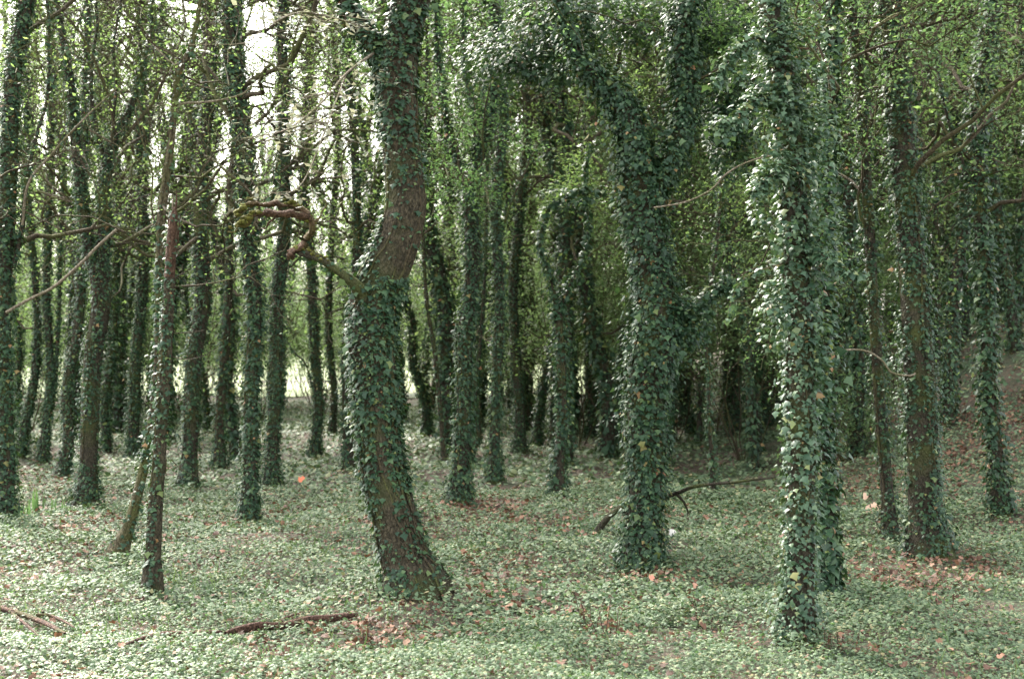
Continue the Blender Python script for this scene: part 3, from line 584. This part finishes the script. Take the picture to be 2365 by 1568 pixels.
# ---- the wood behind: a few kinds of slender tree, each copied
def bg_kind(label, ht, r, lean, seed_crown, mat, group, dens=420, n_leaf=5200, bz0=1.6, bl=1.7, wob=.11):
    n_leaf = int(n_leaf * 1.0); seed_crown = int(seed_crown * 1.35)
    root = empty('ivy_tree', (0, 0, 0), label, 'tree', group)
    pts = [(0, 0, -.25, r * 1.4), (0, 0, .05, r * 1.15)]
    p = np.array([0., 0, .05]); d = norm(np.array([lean, rng.uniform(-.05, .05), 1.]))
    n = int(ht / .9)
    for k in range(n):
        d = norm(d + rng.normal(0, wob, 3) * [1, 1, .2] + [-.25 * d[0], -.25 * d[1], .03]); p = p + d * .9
        pts.append((*p, max(.012, r * (1 - .8 * (k / n) ** 1.4))))
    path = spline(np.array(pts), .25)
    g = Geo(); tube(g, path, 8, .1, rng.rand() * 6); obj('trunk', g.mesh('trunk'), BARKDARK, root)
    iv = ivy_on(path[path[:, 2] > .02], dens * .75, .095, .07)
    g = Geo(); leaves(g, KITE_V, KITE_F, *iv); obj('ivy', g.mesh('ivy', False), IVY, root, kind='stuff')
    g = Geo(); tips = []; st = []
    for k in range(seed_crown):
        ok = np.nonzero((path[:, 2] > bz0) & (path[:, 2] < ht))[0]; i = rng.choice(ok); a = rng.rand() * 6.283
        st.append((path[i, :3], np.array([math.cos(a), math.sin(a), rng.uniform(.1, 1.0)]), bl * rng.uniform(.6, 1.4), min(.035, path[i, 3] * .45)))
    branching(None, st, 0, 0, 2, tips, g)
    obj('twigs', g.mesh('twigs'), TWIG, root, kind='stuff')
    tp = np.array([t[0] for t in tips]); td = np.array([t[1] for t in tips])
    i = rng.randint(0, len(tp), n_leaf); pos = tp[i] + rng.normal(0, .14, (n_leaf, 3))
    R = leaf_rot(np.array([0, 0, .8]) + rng.normal(0, .5, (n_leaf, 3)), td[i] + rng.normal(0, .6, (n_leaf, 3)))
    g2 = Geo(); leaves(g2, OVAL_V, OVAL_F, pos, R, .066 * rng.uniform(.6, 1.35, n_leaf)); obj('crown', g2.mesh('crown', False), mat, root, kind='stuff')
    return root
kinds = [bg_kind('slender ivy-clad tree standing upright deep in the wood', 11, .095, .0, 18, CROWN, 'upright slender trees deep in the wood', n_leaf=3800, bz0=3.4),
         bg_kind('slender ivy-clad tree with a slight lean deep in the wood', 10, .075, .10, 18, CROWN, 'leaning slender trees deep in the wood', n_leaf=3600, bz0=3.0),
         bg_kind('taller dark ivy tree with a bushy green crown deep in the wood', 11, .12, -.04, 26, DARKLEAF, 'taller bushy trees deep in the wood', n_leaf=9000, bz0=3.4),
         bg_kind('thin pole-like young tree with low leafy side branches in the wood', 8, .040, .03, 20, LIGHTLEAF, 'young pole-like trees in the wood', dens=260, n_leaf=5500, bz0=.9, bl=1.2),
         bg_kind('crooked thin ivy tree with sparse leaves deep in the wood', 9, .055, -.16, 16, CROWN, 'crooked thin trees deep in the wood', n_leaf=3000, bz0=2.2, wob=.17)]
gaps = [(520, 22), (675, 20), (783, 14), (955, 20)]
placed = [(o.location.x, o.location.y) for o in COL.objects if o.get('category') == 'tree' and o.location.length > 1]
first = set(); count = 0
for tries in range(6000):
    if count >= 158: break
    Y = rng.uniform(17.5, 46) ; ratio = rng.uniform(-.50, .50); X = ratio * Y; px = CX + ratio * F
    if X < 4 and Y > 40: continue
    if any(abs(px - g) < w for g, w in gaps): continue
    if px < 1000 and rng.rand() < .50: continue
    if any((X - a) ** 2 + (Y - b) ** 2 < .85 ** 2 for a, b in placed): continue
    placed.append((X, Y))
    k = (0, 1, 2, 0, 4, 3, 2)[rng.randint(7)] if px > 1080 else (4, 4, 3, 0, 1, 1, 4)[rng.randint(7)]
    o = kinds[k] if k not in first else copy_tree(kinds[k])
    first.add(k); o.location = (X, Y, float(gz(X, Y))); o.rotation_euler.z = rng.uniform(0, 6.28)
    s = rng.uniform(.8, 1.25); o.scale = (s, s, s * rng.uniform(.9, 1.1)); count += 1

for k in range(40):
    Y = rng.uniform(18, 34); X = rng.uniform(.16, .54) * Y
    if any((X - a) ** 2 + (Y - b) ** 2 < .8 for a, b in placed): continue
    placed.append((X, Y)); o = copy_tree(kinds[(2, 1, 2, 4, 0)[k % 5]]); o.location = (X, Y, float(gz(X, Y))); o.rotation_euler.z = rng.uniform(0, 6.28)
    s = rng.uniform(.7, 1.0); o.scale = (s, s, s)
for px_, d_, k in [(1975, 15.5, 1), (2190, 15.0, 0), (2225, 19.0, 4), (2345, 16.5, 1), (2400, 14.5, 0), (1935, 19.5, 0), (2160, 20.5, 1), (1745, 17.0, 4), (1700, 21.0, 0), (1790, 22.5, 1), (1420, 19.0, 4), (1370, 23.0, 0), (1240, 21.5, 1)]:
    X = (px_ - CX) / F * d_; placed.append((X, d_)); o = copy_tree(kinds[k]); o.location = (X, d_, float(gz(X, d_))); o.rotation_euler.z = rng.uniform(0, 6.28); s = rng.uniform(.6, .9); o.scale = (s, s, s * 1.1)
for k in range(16):                                        # trees closing the top of the bank
    Y = rng.uniform(22, 33); X = rng.uniform(.24, .50) * Y
    if any((X - a) ** 2 + (Y - b) ** 2 < .8 for a, b in placed): continue
    placed.append((X, Y)); o = copy_tree(kinds[2]); o.location = (X, Y, float(gz(X, Y))); o.rotation_euler.z = rng.uniform(0, 6.28); s = rng.uniform(.7, 1.0); o.scale = (s, s, s * .8)
for k in range(22):                                        # the tree line on the far side of the meadow
    Y = rng.uniform(52, 80); X = rng.uniform(-.55, .12) * Y
    o = copy_tree(kinds[rng.randint(4)]); o.location = (X, Y, float(gz(X, Y))); o.rotation_euler.z = rng.uniform(0, 6.28)
    s = rng.uniform(1.1, 1.5); o.scale = (s, s, s); o['label'] = 'pale far tree in the line beyond the bright meadow'; o['group'] = 'trees beyond the meadow'

anchors = [(15, 'the trunk by the sword-shaped leaves'), (145, 'the leaning brownish trunk'), (215, 'the tree with two dark stems'), (380, 'the snapped tree'), (450, 'the mossy-footed trunk'), (572, 'the broad-topped ivy trunk'),
           (645, 'the straight trunk next in line'), (722, 'the trunk standing apart'), (880, 'the bent tree'), (1080, 'the forking trunk'), (1150, 'the slim straight trunk'), (1295, 'the Y-shaped tree'), (1490, 'the thick smothered tree'),
           (1645, 'the young crooked stem'), (1845, 'the pale-leaved tree'), (2030, 'the slim trunk by the bank'), (2120, 'the broad trunk by the bank'), (2280, 'the tree on the bank')]
SHORT = ['upright slender ivy-clad tree', 'slightly leaning slender ivy tree', 'tall dark bushy-crowned ivy tree', 'thin pole-like young tree', 'crooked thin sparse-leaved tree']
def relabel(o, short, plural):
    if o.location.length < 1: return
    px = CX + o.location.x / o.location.y * F
    a = min(anchors, key=lambda q: abs(q[0] - px))[1]
    o['label'] = short + ' in the wood behind ' + a; o['group'] = plural + ' behind ' + a
byname = [(k, kd['group']) for k, kd in enumerate(kinds)]
for o in list(COL.objects):
    for k, gname in byname:
        if o.parent is None and o.get('group') == gname: relabel(o, SHORT[k], SHORT[k] + 's'); break

# ---- undergrowth bushes
def bush_kind(label, group, n, ht, spread, nl, mat, ls):
    root = empty('understory_bush', (0, 0, 0), label, 'bush', group); g = Geo(); tips = []; st = []
    for k in range(n):
        a = rng.rand() * 6.283
        st.append((np.array([math.cos(a) * .08, math.sin(a) * .08, -.04]), np.array([math.cos(a) * spread, math.sin(a) * spread, 1.]), ht * rng.uniform(.6, 1.15), .011))
    branching(None, st, 0, 0, 2, tips, g, wig=.16, up=.06, kids=4)
    obj('stems', g.mesh('stems'), TWIG, root, kind='stuff')
    tp = np.array([t[0] for t in tips]); i = rng.randint(0, len(tp), nl); pos = tp[i] + rng.normal(0, .06, (nl, 3))
    pos = pos + rng.normal(0, .05, (nl, 3)); R = leaf_rot(np.array([0, -.1, .8]) + rng.normal(0, .45, (nl, 3)), rng.normal(0, .7, (nl, 3)) + [0, 0, -.1])
    g2 = Geo(); leaves(g2, OVAL_V, OVAL_F, pos, R, ls * rng.uniform(.6, 1.35, nl)); obj('foliage', g2.mesh('foliage', False), mat, root, kind='stuff')
    return root
bk = [bush_kind('loose grey-green bush growing between the far trunks', 'loose bushes between the trunks', 9, 3.0, .35, 6500, LIGHTLEAF, .050),
      bush_kind('tall leafy yellow-green bush growing between the far trunks', 'tall leafy bushes between the trunks', 8, 4.4, .24, 8500, LIGHTLEAF, .055),
      bush_kind('low sprawling bush at the foot of the far trunks', 'low bushes at the foot of the trunks', 11, 1.1, .6, 4500, LIGHTLEAF, .040),
      bush_kind('dense dark green bush along the top of the bank', 'dark bushes along the bank', 9, 3.6, .28, 9000, DARKLEAF, .055)]
first = set(); count = 0
spots = [(1330, 1030), (1420, 1040), (1560, 1020), (1720, 1060), (1650, 1000), (1960, 1060), (1240, 1000), (1380, 985), (1500, 985), (1110, 990), (60, 1000), (400, 985), (600, 975), (880, 980), (200, 975), (30, 960), (330, 960), (450, 955), (740, 960), (1020, 965), (1780, 985), (1860, 960), (1450, 955), (1300, 955)]
edge = [(px_ + rng.uniform(-6, 6), rng.uniform(31, 46)) for px_ in list(np.arange(-120, 1400, 16)) if not any(abs(px_ - g_) < 15 for g_, w_ in gaps)]
edge += [(px_, rng.uniform(24, 34)) for px_ in np.arange(1560, 2620, 50)]
for px, d in edge:
    X = (px - CX) / F * d; k = (1, 0, 1)[rng.randint(3)] if px < 1420 else 3; o = copy_tree(bk[k]) if k != 3 or bk[3].location.length > 1 else bk[3]
    o.location = (X, d, float(gz(X, d))); o.rotation_euler.z = rng.uniform(0, 6.28); s = rng.uniform(.65, 1.1); o.scale = (s, s, s * rng.uniform(.8, 1.2))
    relabel(o, ('loose grey-green bush at the wood edge', 'tall yellow-green bush at the wood edge', '', 'dense dark green bush')[k], ('loose edge bushes', 'tall edge bushes', '', 'dense dark bushes')[k]); o['label'] = o['label'].replace(' in the wood', '')
for px, py in spots:
    d = min(hit(px, py), 33.0); X = (px - CX) / F * d; k = rng.randint(3) if py > 1000 else rng.randint(2)
    o = bk[k] if k not in first else copy_tree(bk[k]); first.add(k)
    o.location = (X, d, float(gz(X, d))); o.rotation_euler.z = rng.uniform(0, 6.28); s = rng.uniform(.75, 1.2); o.scale = (s, s, s)
    relabel(o, ('loose grey-green bush', 'tall yellow-green bush', 'low sprawling bush')[k], ('loose bushes', 'tall bushes', 'low bushes')[k])

# ------------------------------------------------------------------ ground cover
def cover_points(n, y0, y1, wr=.50):
    Y = np.sqrt(rng.rand(n) * (y1 ** 2 - y0 ** 2) + y0 ** 2); X = rng.uniform(-wr, wr, n) * Y
    return X, Y
def slope_normal(X, Y):
    e = .05; return norm(np.stack([-(gz(X + e, Y) - gz(X - e, Y)) / (2 * e), -(gz(X, Y + e) - gz(X, Y - e)) / (2 * e), np.ones_like(X)], -1))
def litter(X, Y):
    """how much bare brown litter shows (0..1)"""
    a = S((fbm(X * .9 + 31, Y * .9 + 17) - .57) / .14)
    px = CX + X / Y * F; py = CY + (H - gz(X, Y)) / Y * F
    b = .45 * S((gz(X, Y) - .25) / .7) * S((X - 2.6) / 1.2)
    for cx, cy_, rx, ry, k in [(840, 1470, 130, 40, 1), (2150, 1330, 190, 45, .9), (2250, 930, 130, 190, 1), (1130, 1180, 90, 25, .8), (1500, 1340, 110, 25, .6), (100, 1120, 110, 35, .8), (560, 1500, 200, 30, .5), (1950, 1000, 60, 110, .6), (1400, 1470, 80, 25, .5), (2030, 1500, 120, 25, .5)]:
        b = np.maximum(b, k * S(1.5 - np.hypot((px - cx) / rx, (py - cy_) / ry) + .6 * (fbm(X * 3, Y * 3) - .5)))
    return np.clip(np.maximum(a * .42, b * .9) * (.25 + 1.4 * fbm(X * 2.6, Y * 2.6)), 0, 1)
def cover(name, label, n, y0, y1, tv, tf, size, mat, thin=True, hmax=.07, tilt=.36, wr=.46):
    X, Y = cover_points(n, y0, y1, wr)
    k = rng.rand(n) > (np.maximum(litter(X, Y) * .86, .7 * S((.41 - fbm(X * 2.3 + 3, Y * 2.3 + 1)) / .12)) if thin else 0)
    X, Y = X[k], Y[k]; n = len(X); N = slope_normal(X, Y)
    mound = fbm(X * 1.9, Y * 1.9)
    pos = np.stack([X, Y, gz(X, Y) + .012 + rng.rand(n) * hmax * (.1 + 3.4 * np.clip(mound - .3, 0, 1))], -1)
    R = leaf_rot(N + rng.normal(0, tilt, (n, 3)) + [0, -.06, 0], np.concatenate([rng.normal(0, 1, (n, 2)), rng.normal(-.15, .25, (n, 1))], 1))
    big = .75 + .6 * fbm(X * .6 + 8, Y * .6 + 2)
    g = Geo(); leaves(g, tv, tf, pos, R, size * big * np.clip(rng.normal(1, .25, n), .45, 1.6))
    obj(name, g.mesh(name, False), mat, None, label, 'ground cover', None, 'stuff')
cover('ground_ivy', 'carpet of pale green ivy leaves over the forest floor', 92000, 5.6, 8.6, IVY_V, IVY_F, .0200, GROUNDIVY)
cover('ground_ivy', 'carpet of ivy among the feet of the large trunks', 215000, 8.6, 15, KITE_V, KITE_F, .027, GROUNDIVY)
cover('ground_ivy', 'thinner carpet of ivy stretching back among the far trunks', 150000, 15, 34, KITE_V, KITE_F, .054, GROUNDIVY)
cover('seedling_cover', 'tiny fresh green seedlings mixed through the ivy carpet', 30000, 5.5, 13, OVAL_V, OVAL_F, .020, GREEN, hmax=.10, tilt=.5)
# dry litter: the leaves that show largest are things, the rest one mass
def dry_frames(n, y0, y1, base):
    X, Y = cover_points(n, y0, y1); k = rng.rand(n) < base + (1 - base) * litter(X, Y)
    X, Y = X[k], Y[k]; n = len(X)
    pos = np.stack([X, Y, gz(X, Y) + rng.uniform(.012, .06, n)], -1)
    R = leaf_rot(slope_normal(X, Y) + rng.normal(0, .38, (n, 3)), np.concatenate([rng.normal(0, 1, (n, 2)), np.zeros((n, 1))], 1))
    return pos, R, .030 * np.clip(rng.normal(1, .3, n), .5, 1.7)
pos, R, sc = dry_frames(62000, 5, 15, .11)
g = Geo(); leaves(g, DRY_V, DRY_F, pos, R, sc); obj('leaf_litter', g.mesh('leaf_litter'), DRY, None, 'brown leaf litter lying in patches over the ivy', 'leaf litter', None, 'stuff')
pos, R, sc = dry_frames(60000, 15, 34, .10)
g = Geo(); leaves(g, KITE_V, KITE_F, pos, R, sc * 1.25); obj('leaf_litter', g.mesh('leaf_litter', False), DRY, None, 'brown leaf litter among the far trunks and up the bank', 'leaf litter', None, 'stuff')
g = Geo(); leaves(g, DRY_V, DRY_F, np.zeros((1, 3)), np.eye(3)[None], np.ones(1), np.array([.0])); dl = g.mesh('fallen_leaf'); dl.materials.append(DRY)
n = 0
for t in range(4000):
    if n >= 170: break
    Y = math.sqrt(rng.uniform(6.4 ** 2, 13.5 ** 2)); X = rng.uniform(-.34, .355) * Y
    if rng.rand() > .15 + .85 * float(litter(np.array([X]), np.array([Y]))[0]): continue
    o = obj('fallen_leaf', dl, DRY, None, 'curled dry brown leaf lying loose on the ivy carpet', 'leaf', 'dry leaves lying loose on the ivy carpet')
    s = rng.uniform(.028, .046); M = Matrix(leaf_rot(np.array([[0, 0, 1.]]) + rng.normal(0, .3, (1, 3)), np.append(rng.normal(0, 1, 2), 0)[None])[0] * s).to_4x4()
    M.translation = (X, Y, float(gz(X, Y)) + .055); o.matrix_basis = M; n += 1
X, Y = cover_points(3500, 4.6, 12); k = rng.rand(3500) < S((fbm(X * .9 + 3, Y * .9 + 40) - .45) / .15); X, Y = X[k], Y[k]; n = len(X)
g = Geo(); leaves(g, BLADE_V, BLADE_F, np.stack([X, Y, gz(X, Y)], -1), leaf_rot(np.concatenate([rng.normal(0, 1, (n, 2)), np.full((n, 1), .2)], 1), np.concatenate([rng.normal(0, .35, (n, 2)), np.ones((n, 1))], 1)), rng.uniform(.05, .15, n))
obj('grass', g.mesh('grass', False), GRASS, None, 'sparse thin grass blades growing through the ivy carpet', 'grass', None, 'stuff')

# ------------------------------------------------------------------ things lying on the ground
def lying(name, label, cat, rows, mat, parts=(), sides=10, lift=.0, rough=.12, group=None, free=False):
    """rows px,py,width: measured on the ground (or with a height above it)"""
    pts = []
    for q in rows:
        d = hit(q[0], q[1]) if len(q) < 4 else q[3]
        p = P(q[0], q[1], d); r = q[2] / F * d * .5
        if len(q) < 4: p[2] = float(gz(p[0], p[1])) + r * .6 + lift
        pts.append((*p, r))
    pts = np.array(pts); base = pts[0, :3].copy(); base[2] = float(gz(base[0], base[1]))
    pth = spline(pts, .05); pth[:, :3] -= base
    g = Geo(); tube(g, pth, sides, rough, rng.rand() * 6)
    return g, base, pth
def lying_thing(name, label, cat, main, mat, sub=(), **k):
    g, base, pth = lying(name, label, cat, main, mat, **k)
    root = empty(name, base, label, cat)
    obj('main_stem', g.mesh('main_stem'), mat, root)
    for rows, nm in sub:
        g2, b2, p2 = lying(name, label, cat, rows, mat, **k); gg = Geo(); q = p2.copy(); q[:, :3] += b2 - base; tube(gg, q, 7, .1, 1.0)
        obj(nm, gg.mesh(nm), mat, root)
    return root
lying_thing('fallen_log', 'rotten reddish-brown log half sunk in the ivy before the bent tree', 'log', [(520, 1486, 9), (545, 1482, 17), (600, 1472, 21), (650, 1472, 17), (710, 1458, 22), (770, 1452, 17), (806, 1444, 14), (826, 1440, 5)], LOGW, [([(290, 1512, 6), (330, 1500, 12), (380, 1492, 16), (430, 1490, 15), (480, 1486, 12), (512, 1482, 6)], 'broken_piece'), ([(640, 1466, 9), (662, 1448, 7), (690, 1438, 3)], 'branch_stub')], lift=.05, rough=.5)
lying_thing('fallen_branch', 'reddish bare fallen branch with forking twigs lying on the ivy by itself', 'branch', [(-60, 1410, 14), (0, 1432, 14), (60, 1452, 13), (110, 1470, 11), (150, 1490, 6)], LOGW,
            [([(60, 1452, 10), (110, 1448, 8), (150, 1462, 6), (172, 1475, 3)], 'side_twig'), ([(20, 1438, 9), (60, 1470, 7), (95, 1500, 3)], 'side_twig'), ([(100, 1440, 6), (80, 1425, 4), (60, 1415, 3)], 'side_twig')], lift=.06)
d17 = hit(1485, 1318) + .5
r = lying_thing('fallen_branch', 'dark arched fallen branch reaching the ground behind the thick forked tree', 'branch',
    [(1374, 1236, 20, hit(1374, 1232)), (1400, 1200, 15, 11.2), (1440, 1168, 13, 10.9), (1490, 1160, 12, 10.6), (1540, 1146, 11, 10.3), (1570, 1136, 9, 10.2), (1600, 1124, 9, 10.0), (1640, 1118, 7, 9.9), (1690, 1114, 6, 9.8), (1740, 1107, 5, 9.6), (1790, 1102, 3, 9.4)], BARKDARK, [([(1560, 1138, 9, 10.2), (1580, 1160, 6, 10.3), (1590, 1185, 3, 10.4)], 'side_twig')])
lying_thing('fallen_twig', 'short pale forked twig lying on the ivy near the snapped tree', 'twig', [(235, 1385, 5), (240, 1400, 6), (242, 1420, 4)], BARKPALE, [([(240, 1400, 4), (260, 1385, 3), (268, 1375, 2)], 'side_twig')], lift=.05)
lying_thing('fallen_twig', 'thin dark twig sticking up from the ivy near the leaning trunk', 'twig', [(208, 1318, 5, 9.9), (210, 1345, 5, 9.8), (225, 1366, 5, 9.7)], BARKDARK)
# mossy cushions on the gnarled branch belong to the bent tree
bent = [o for o in COL.objects if o.get('label', '').startswith('ivy-clad tree with a strong bend')][0]
def blob(r, seed, n=15, m=20):
    ph = np.linspace(.02, math.pi - .02, n); th = np.arange(m) * 2 * math.pi / m
    v = np.array([[math.sin(a) * math.cos(b), math.sin(a) * math.sin(b), .75 * math.cos(a)] for a in ph for b in th])
    v *= (r * (.45 + .55 * fbm(v[:, 0] * 2 + seed, v[:, 1] * 2 + v[:, 2] * 3 + seed) + .35 * noise2(v[:, 0] * 7 + seed, v[:, 2] * 7 + v[:, 1] * 5)))[:, None]
    i = np.arange(n - 1)[:, None] * m; j = np.arange(m)[None]; j2 = (j + 1) % m
    g = Geo(); g.add(v, np.stack([i + j, i + m + j, i + m + j2, i + j2], -1).reshape(-1, 4)); return g
d = hit(950, 1372)
for rows in ([(545, 500, -.47), (560, 482, -.46), (580, 466, -.46), (606, 466, -.45), (640, 466, -.45), (672, 468, -.43), (690, 474, -.42)], [(526, 534, -.45), (560, 512, -.44), (596, 490, -.42), (622, 480, -.4)], [(716, 504, -.38), (722, 522, -.36), (716, 538, -.35)], [(686, 574, -.33), (706, 580, -.31), (730, 588, -.3), (756, 604, -.27)]):
    g = Geo(); pth = spline(np.array([np.append(P(a_, b_, d + c_), .01) for a_, b_, c_ in rows]), .012)
    for k in range(len(pth)):
        c = pth[k, :3] - np.array(bent.location); lump = noise2(c[0] * 9 + 3, c[2] * 9 + 7)
        if lump < .38: continue
        for t in range(2):
            q = blob(rng.uniform(.010, .024) * (.4 + 1.2 * lump), rng.rand() * 50, 6, 8); g.add(q.v[0] * [1, 1, .8] + c + rng.normal(0, .012, 3) * [1, 1, .7] + [0, 0, .004], q.f[0])
    obj('moss', g.mesh('moss'), MOSS, [c for c in bent.children if c.name.startswith('trunk')][0], kind='stuff')
# a spray of pale leaves on thin twigs, growing from the bent tree's left limb
d = hit(950, 1372); g = Geo(); tips = []
for arm in ([(868, 120, 0, .010), (800, 170, -.7, .007), (740, 240, -1.2, .005), (660, 300, -1.5, .004), (560, 320, -1.8, .002)],
            [(830, 60, 0, .010), (760, 40, -.8, .007), (690, 30, -1.4, .005), (620, 60, -1.8, .003), (560, 110, -2.0, .002)],
            [(800, 170, -.7, .005), (740, 330, -1.2, .004), (700, 420, -1.5, .003), (660, 450, -1.7, .002)]):
    q = spline(np.array([np.append(P(a_, b_, d + c_), r_) for a_, b_, c_, r_ in arm]), .05); q[:, :3] -= np.array(bent.location); tube(g, q, 5, cap=False)
    for k in range(17):
        i = rng.randint(len(q) // 5, len(q)); b = wander(q[i, :3], np.array([rng.choice([-1, 1]) * rng.uniform(.5, 1), rng.uniform(-.4, .4), rng.uniform(-.25, .12)]), rng.uniform(.12, .36), .003, .0012, 4, .14)
        tube(g, b, 3, cap=False)
        for w in b[1:]: tips.append(w[:3])
obj('hanging_spray', g.mesh('hanging_spray'), BARKPALE, bent)
tp = np.array(tips); n = 620; i = rng.randint(0, len(tp), n)
g = Geo(); leaves(g, OVAL_V, OVAL_F, tp[i] + rng.normal(0, .035, (n, 3)), leaf_rot(np.array([0, -.2, .8]) + rng.normal(0, .35, (n, 3)), rng.normal(0, .6, (n, 3)) + [.4, 0, -.3]), .042 * rng.uniform(.6, 1.3, n))
obj('hanging_leaves', g.mesh('hanging_leaves', False), PALE, bent, kind='stuff')

# loose climbing stems, each a thing of its own where it belongs to no single tree
def vine(label, rows, d, mat, w=4):
    pts = np.array([np.append(P(a, b, d + (c[0] if c else 0)), w / F * d * .5) for a, b, *c in rows]); base = pts[0, :3].copy()
    g = Geo(); p = spline(pts, .04); p[:, :3] -= base; tube(g, p, 6, .1, cap=False)
    o = obj('hanging_branch', g.mesh('hanging_branch'), mat, None, label, 'branch'); o.location = base
vine('long bare orange-brown branch arching from the dark trunk by the sword-shaped leaves', [(14, 722), (60, 695), (120, 665), (180, 615), (225, 570), (270, 530)], hit(12, 1208) - .28, BARKPALE, 7)
vine('bare curling twig beside the broad trunk at the foot of the bank', [(1900, 820), (1960, 808), (2005, 812), (2040, 835), (2058, 860), (2100, 868), (2115, 862)], 10.0, BARKPALE, 5)
vine('long thin orange twig slanting up across the trunks by the bank', [(1842, 112), (1910, 112), (1960, 90), (2010, 70), (2074, 35)], 9.6, SNAG, 4)
vine('pale thin crooked twig between the forked tree and the pale-leaved tree', [(1510, 480), (1580, 468), (1640, 440), (1680, 400), (1740, 370), (1830, 350)], 8.8, BARKPALE, 4)

# sword-leaved clumps, dry stems, bright fallen leaves
def sword(px, py, n, h, label, mat):
    d = hit(px, py); X = (px - CX) / F * d; z = float(gz(X, d)); root = empty('sword_plant', (X, d, z), label, 'plant', 'clumps of upright sword-shaped leaves')
    for k in range(n):
        g = Geo(); a = rng.rand() * 6.28; R = leaf_rot(np.array([[math.cos(a), math.sin(a), .2]]), np.array([[math.cos(a) * .25, math.sin(a) * .25, 1.]]))
        leaves(g, BLADE_V * [2.2, 1, 1], BLADE_F, np.array([[rng.normal(0, .05), rng.normal(0, .05), -.01]]), R, np.array([h * rng.uniform(.6, 1.1)])); obj('blade', g.mesh('blade'), mat, root)
for px, py, n, h in [(72, 1190, 9, .26), (130, 1180, 7, .22), (48, 1200, 6, .2)]: sword(px, py, n, h, 'clump of upright green sword-shaped leaves beside the dark ivy-wrapped trunk', GREEN)
def stems(px, py, n, h, label):
    d = hit(px, py); X = (px - CX) / F * d; z = float(gz(X, d)); root = empty('dry_plant', (X, d, z), label, 'plant', 'withered brown plants in the ivy')
    for k in range(n):
        b = wander(np.array([rng.normal(0, .05), rng.normal(0, .05), -.01]), np.array([rng.normal(0, .15), rng.normal(0, .15), 1]), h * rng.uniform(.6, 1.1), .003, .0015, 4, .1); g = Geo(); tube(g, b, 4, cap=False)
        for w in b[2:]: pass
        obj('stem', g.mesh('stem'), LOGW, root)
        g = Geo(); m = 5; leaves(g, OVAL_V, OVAL_F, b[rng.randint(1, 5, m), :3], leaf_rot(rng.normal(0, 1, (m, 3)), rng.normal(0, .5, (m, 3)) + [0, 0, -.5]), .035 * rng.uniform(.6, 1.2, m), rng.rand(m) * .5); obj('withered_leaves', g.mesh('withered_leaves'), DRY, root, kind='stuff')
for px, py, n, h in [(1850, 1500, 4, .2), (1620, 1440, 5, .22), (1405, 1480, 6, .24), (1375, 1460, 5, .22), (2190, 1420, 4, .2), (840, 1490, 5, .14), (1940, 1510, 5, .16)]: stems(px, py, n, h, 'withered reddish-brown plant with a few thin stems in the ivy')
def bright_leaf(px, py, s, col, label, n=1, name='fallen_leaf', lift=.06):
    m, nt, b, out = new_mat('bright_leaf'); b.inputs['Base Color'].default_value = (*col, 1); b.inputs['Roughness'].default_value = .55
    d = hit(px, py + 8); X = (px - CX) / F * d
    g = Geo(); leaves(g, DRY_V, DRY_F, rng.normal(0, s * .35 if n > 1 else 0, (n, 3)) * [1, .5, 1], leaf_rot(np.array([0, -.9, .5]) + rng.normal(0, .3, (n, 3)), rng.normal(0, 1, (n, 3))), np.full(n, s) * rng.uniform(.7, 1.1, n))
    o = obj(name, g.mesh(name), m, None, label, 'leaf'); o.location = (X, d, float(gz(X, d)) + lift + s * .3)
bright_leaf(690, 1122, .085, (.62, .16, .07), 'bright orange-red fallen leaf among the far ivy near the thin standing-apart trunk')
bright_leaf(2012, 1190, .085, (.75, .48, .34), 'pale peach leaf cluster beside the slim leaning trunk at the bank', 4, 'leaf_cluster', .05)
bright_leaf(1555, 1238, .06, (.66, .62, .58), 'whitish fallen leaf behind the thick forked tree')
bright_leaf(1500, 1355, .045, (.60, .26, .17), 'salmon-coloured fallen leaf at the foot of the thick forked tree')
bright_leaf(1605, 1365, .045, (.62, .32, .22), 'large light-brown leaf between the forked tree and the pale-leaved tree')

# ------------------------------------------------------------------ the air in the wood
def haze_box():
    x0, x1, y0, y1, z0, z1 = -920, 920, -910, 940, -2.0, 17.0
    v = np.array([(a, b, c) for a in (x0, x1) for b in (y0, y1) for c in (z0, z1)], float)
    f = np.array([(0, 1, 3, 2), (4, 6, 7, 5), (0, 4, 5, 1), (2, 3, 7, 6), (0, 2, 6, 4), (1, 5, 7, 3)])
    g = Geo(); g.add(v, f)
    m = bpy.data.materials.new('pale_air'); m.use_nodes = True; nt = m.node_tree; nt.nodes.remove(nt.nodes['Principled BSDF'])
    pv = nt.nodes.new('ShaderNodeVolumePrincipled'); pv.inputs['Color'].default_value = (.93, .96, .88, 1); pv.inputs['Density'].default_value = .00028
    nt.links.new(pv.outputs[0], nt.nodes['Material Output'].inputs['Volume'])
    obj('haze', g.mesh('haze', False), m, None, 'pale even haze filling the wood', 'haze', None, 'stuff')
HAZE = 0
if HAZE: haze_box()
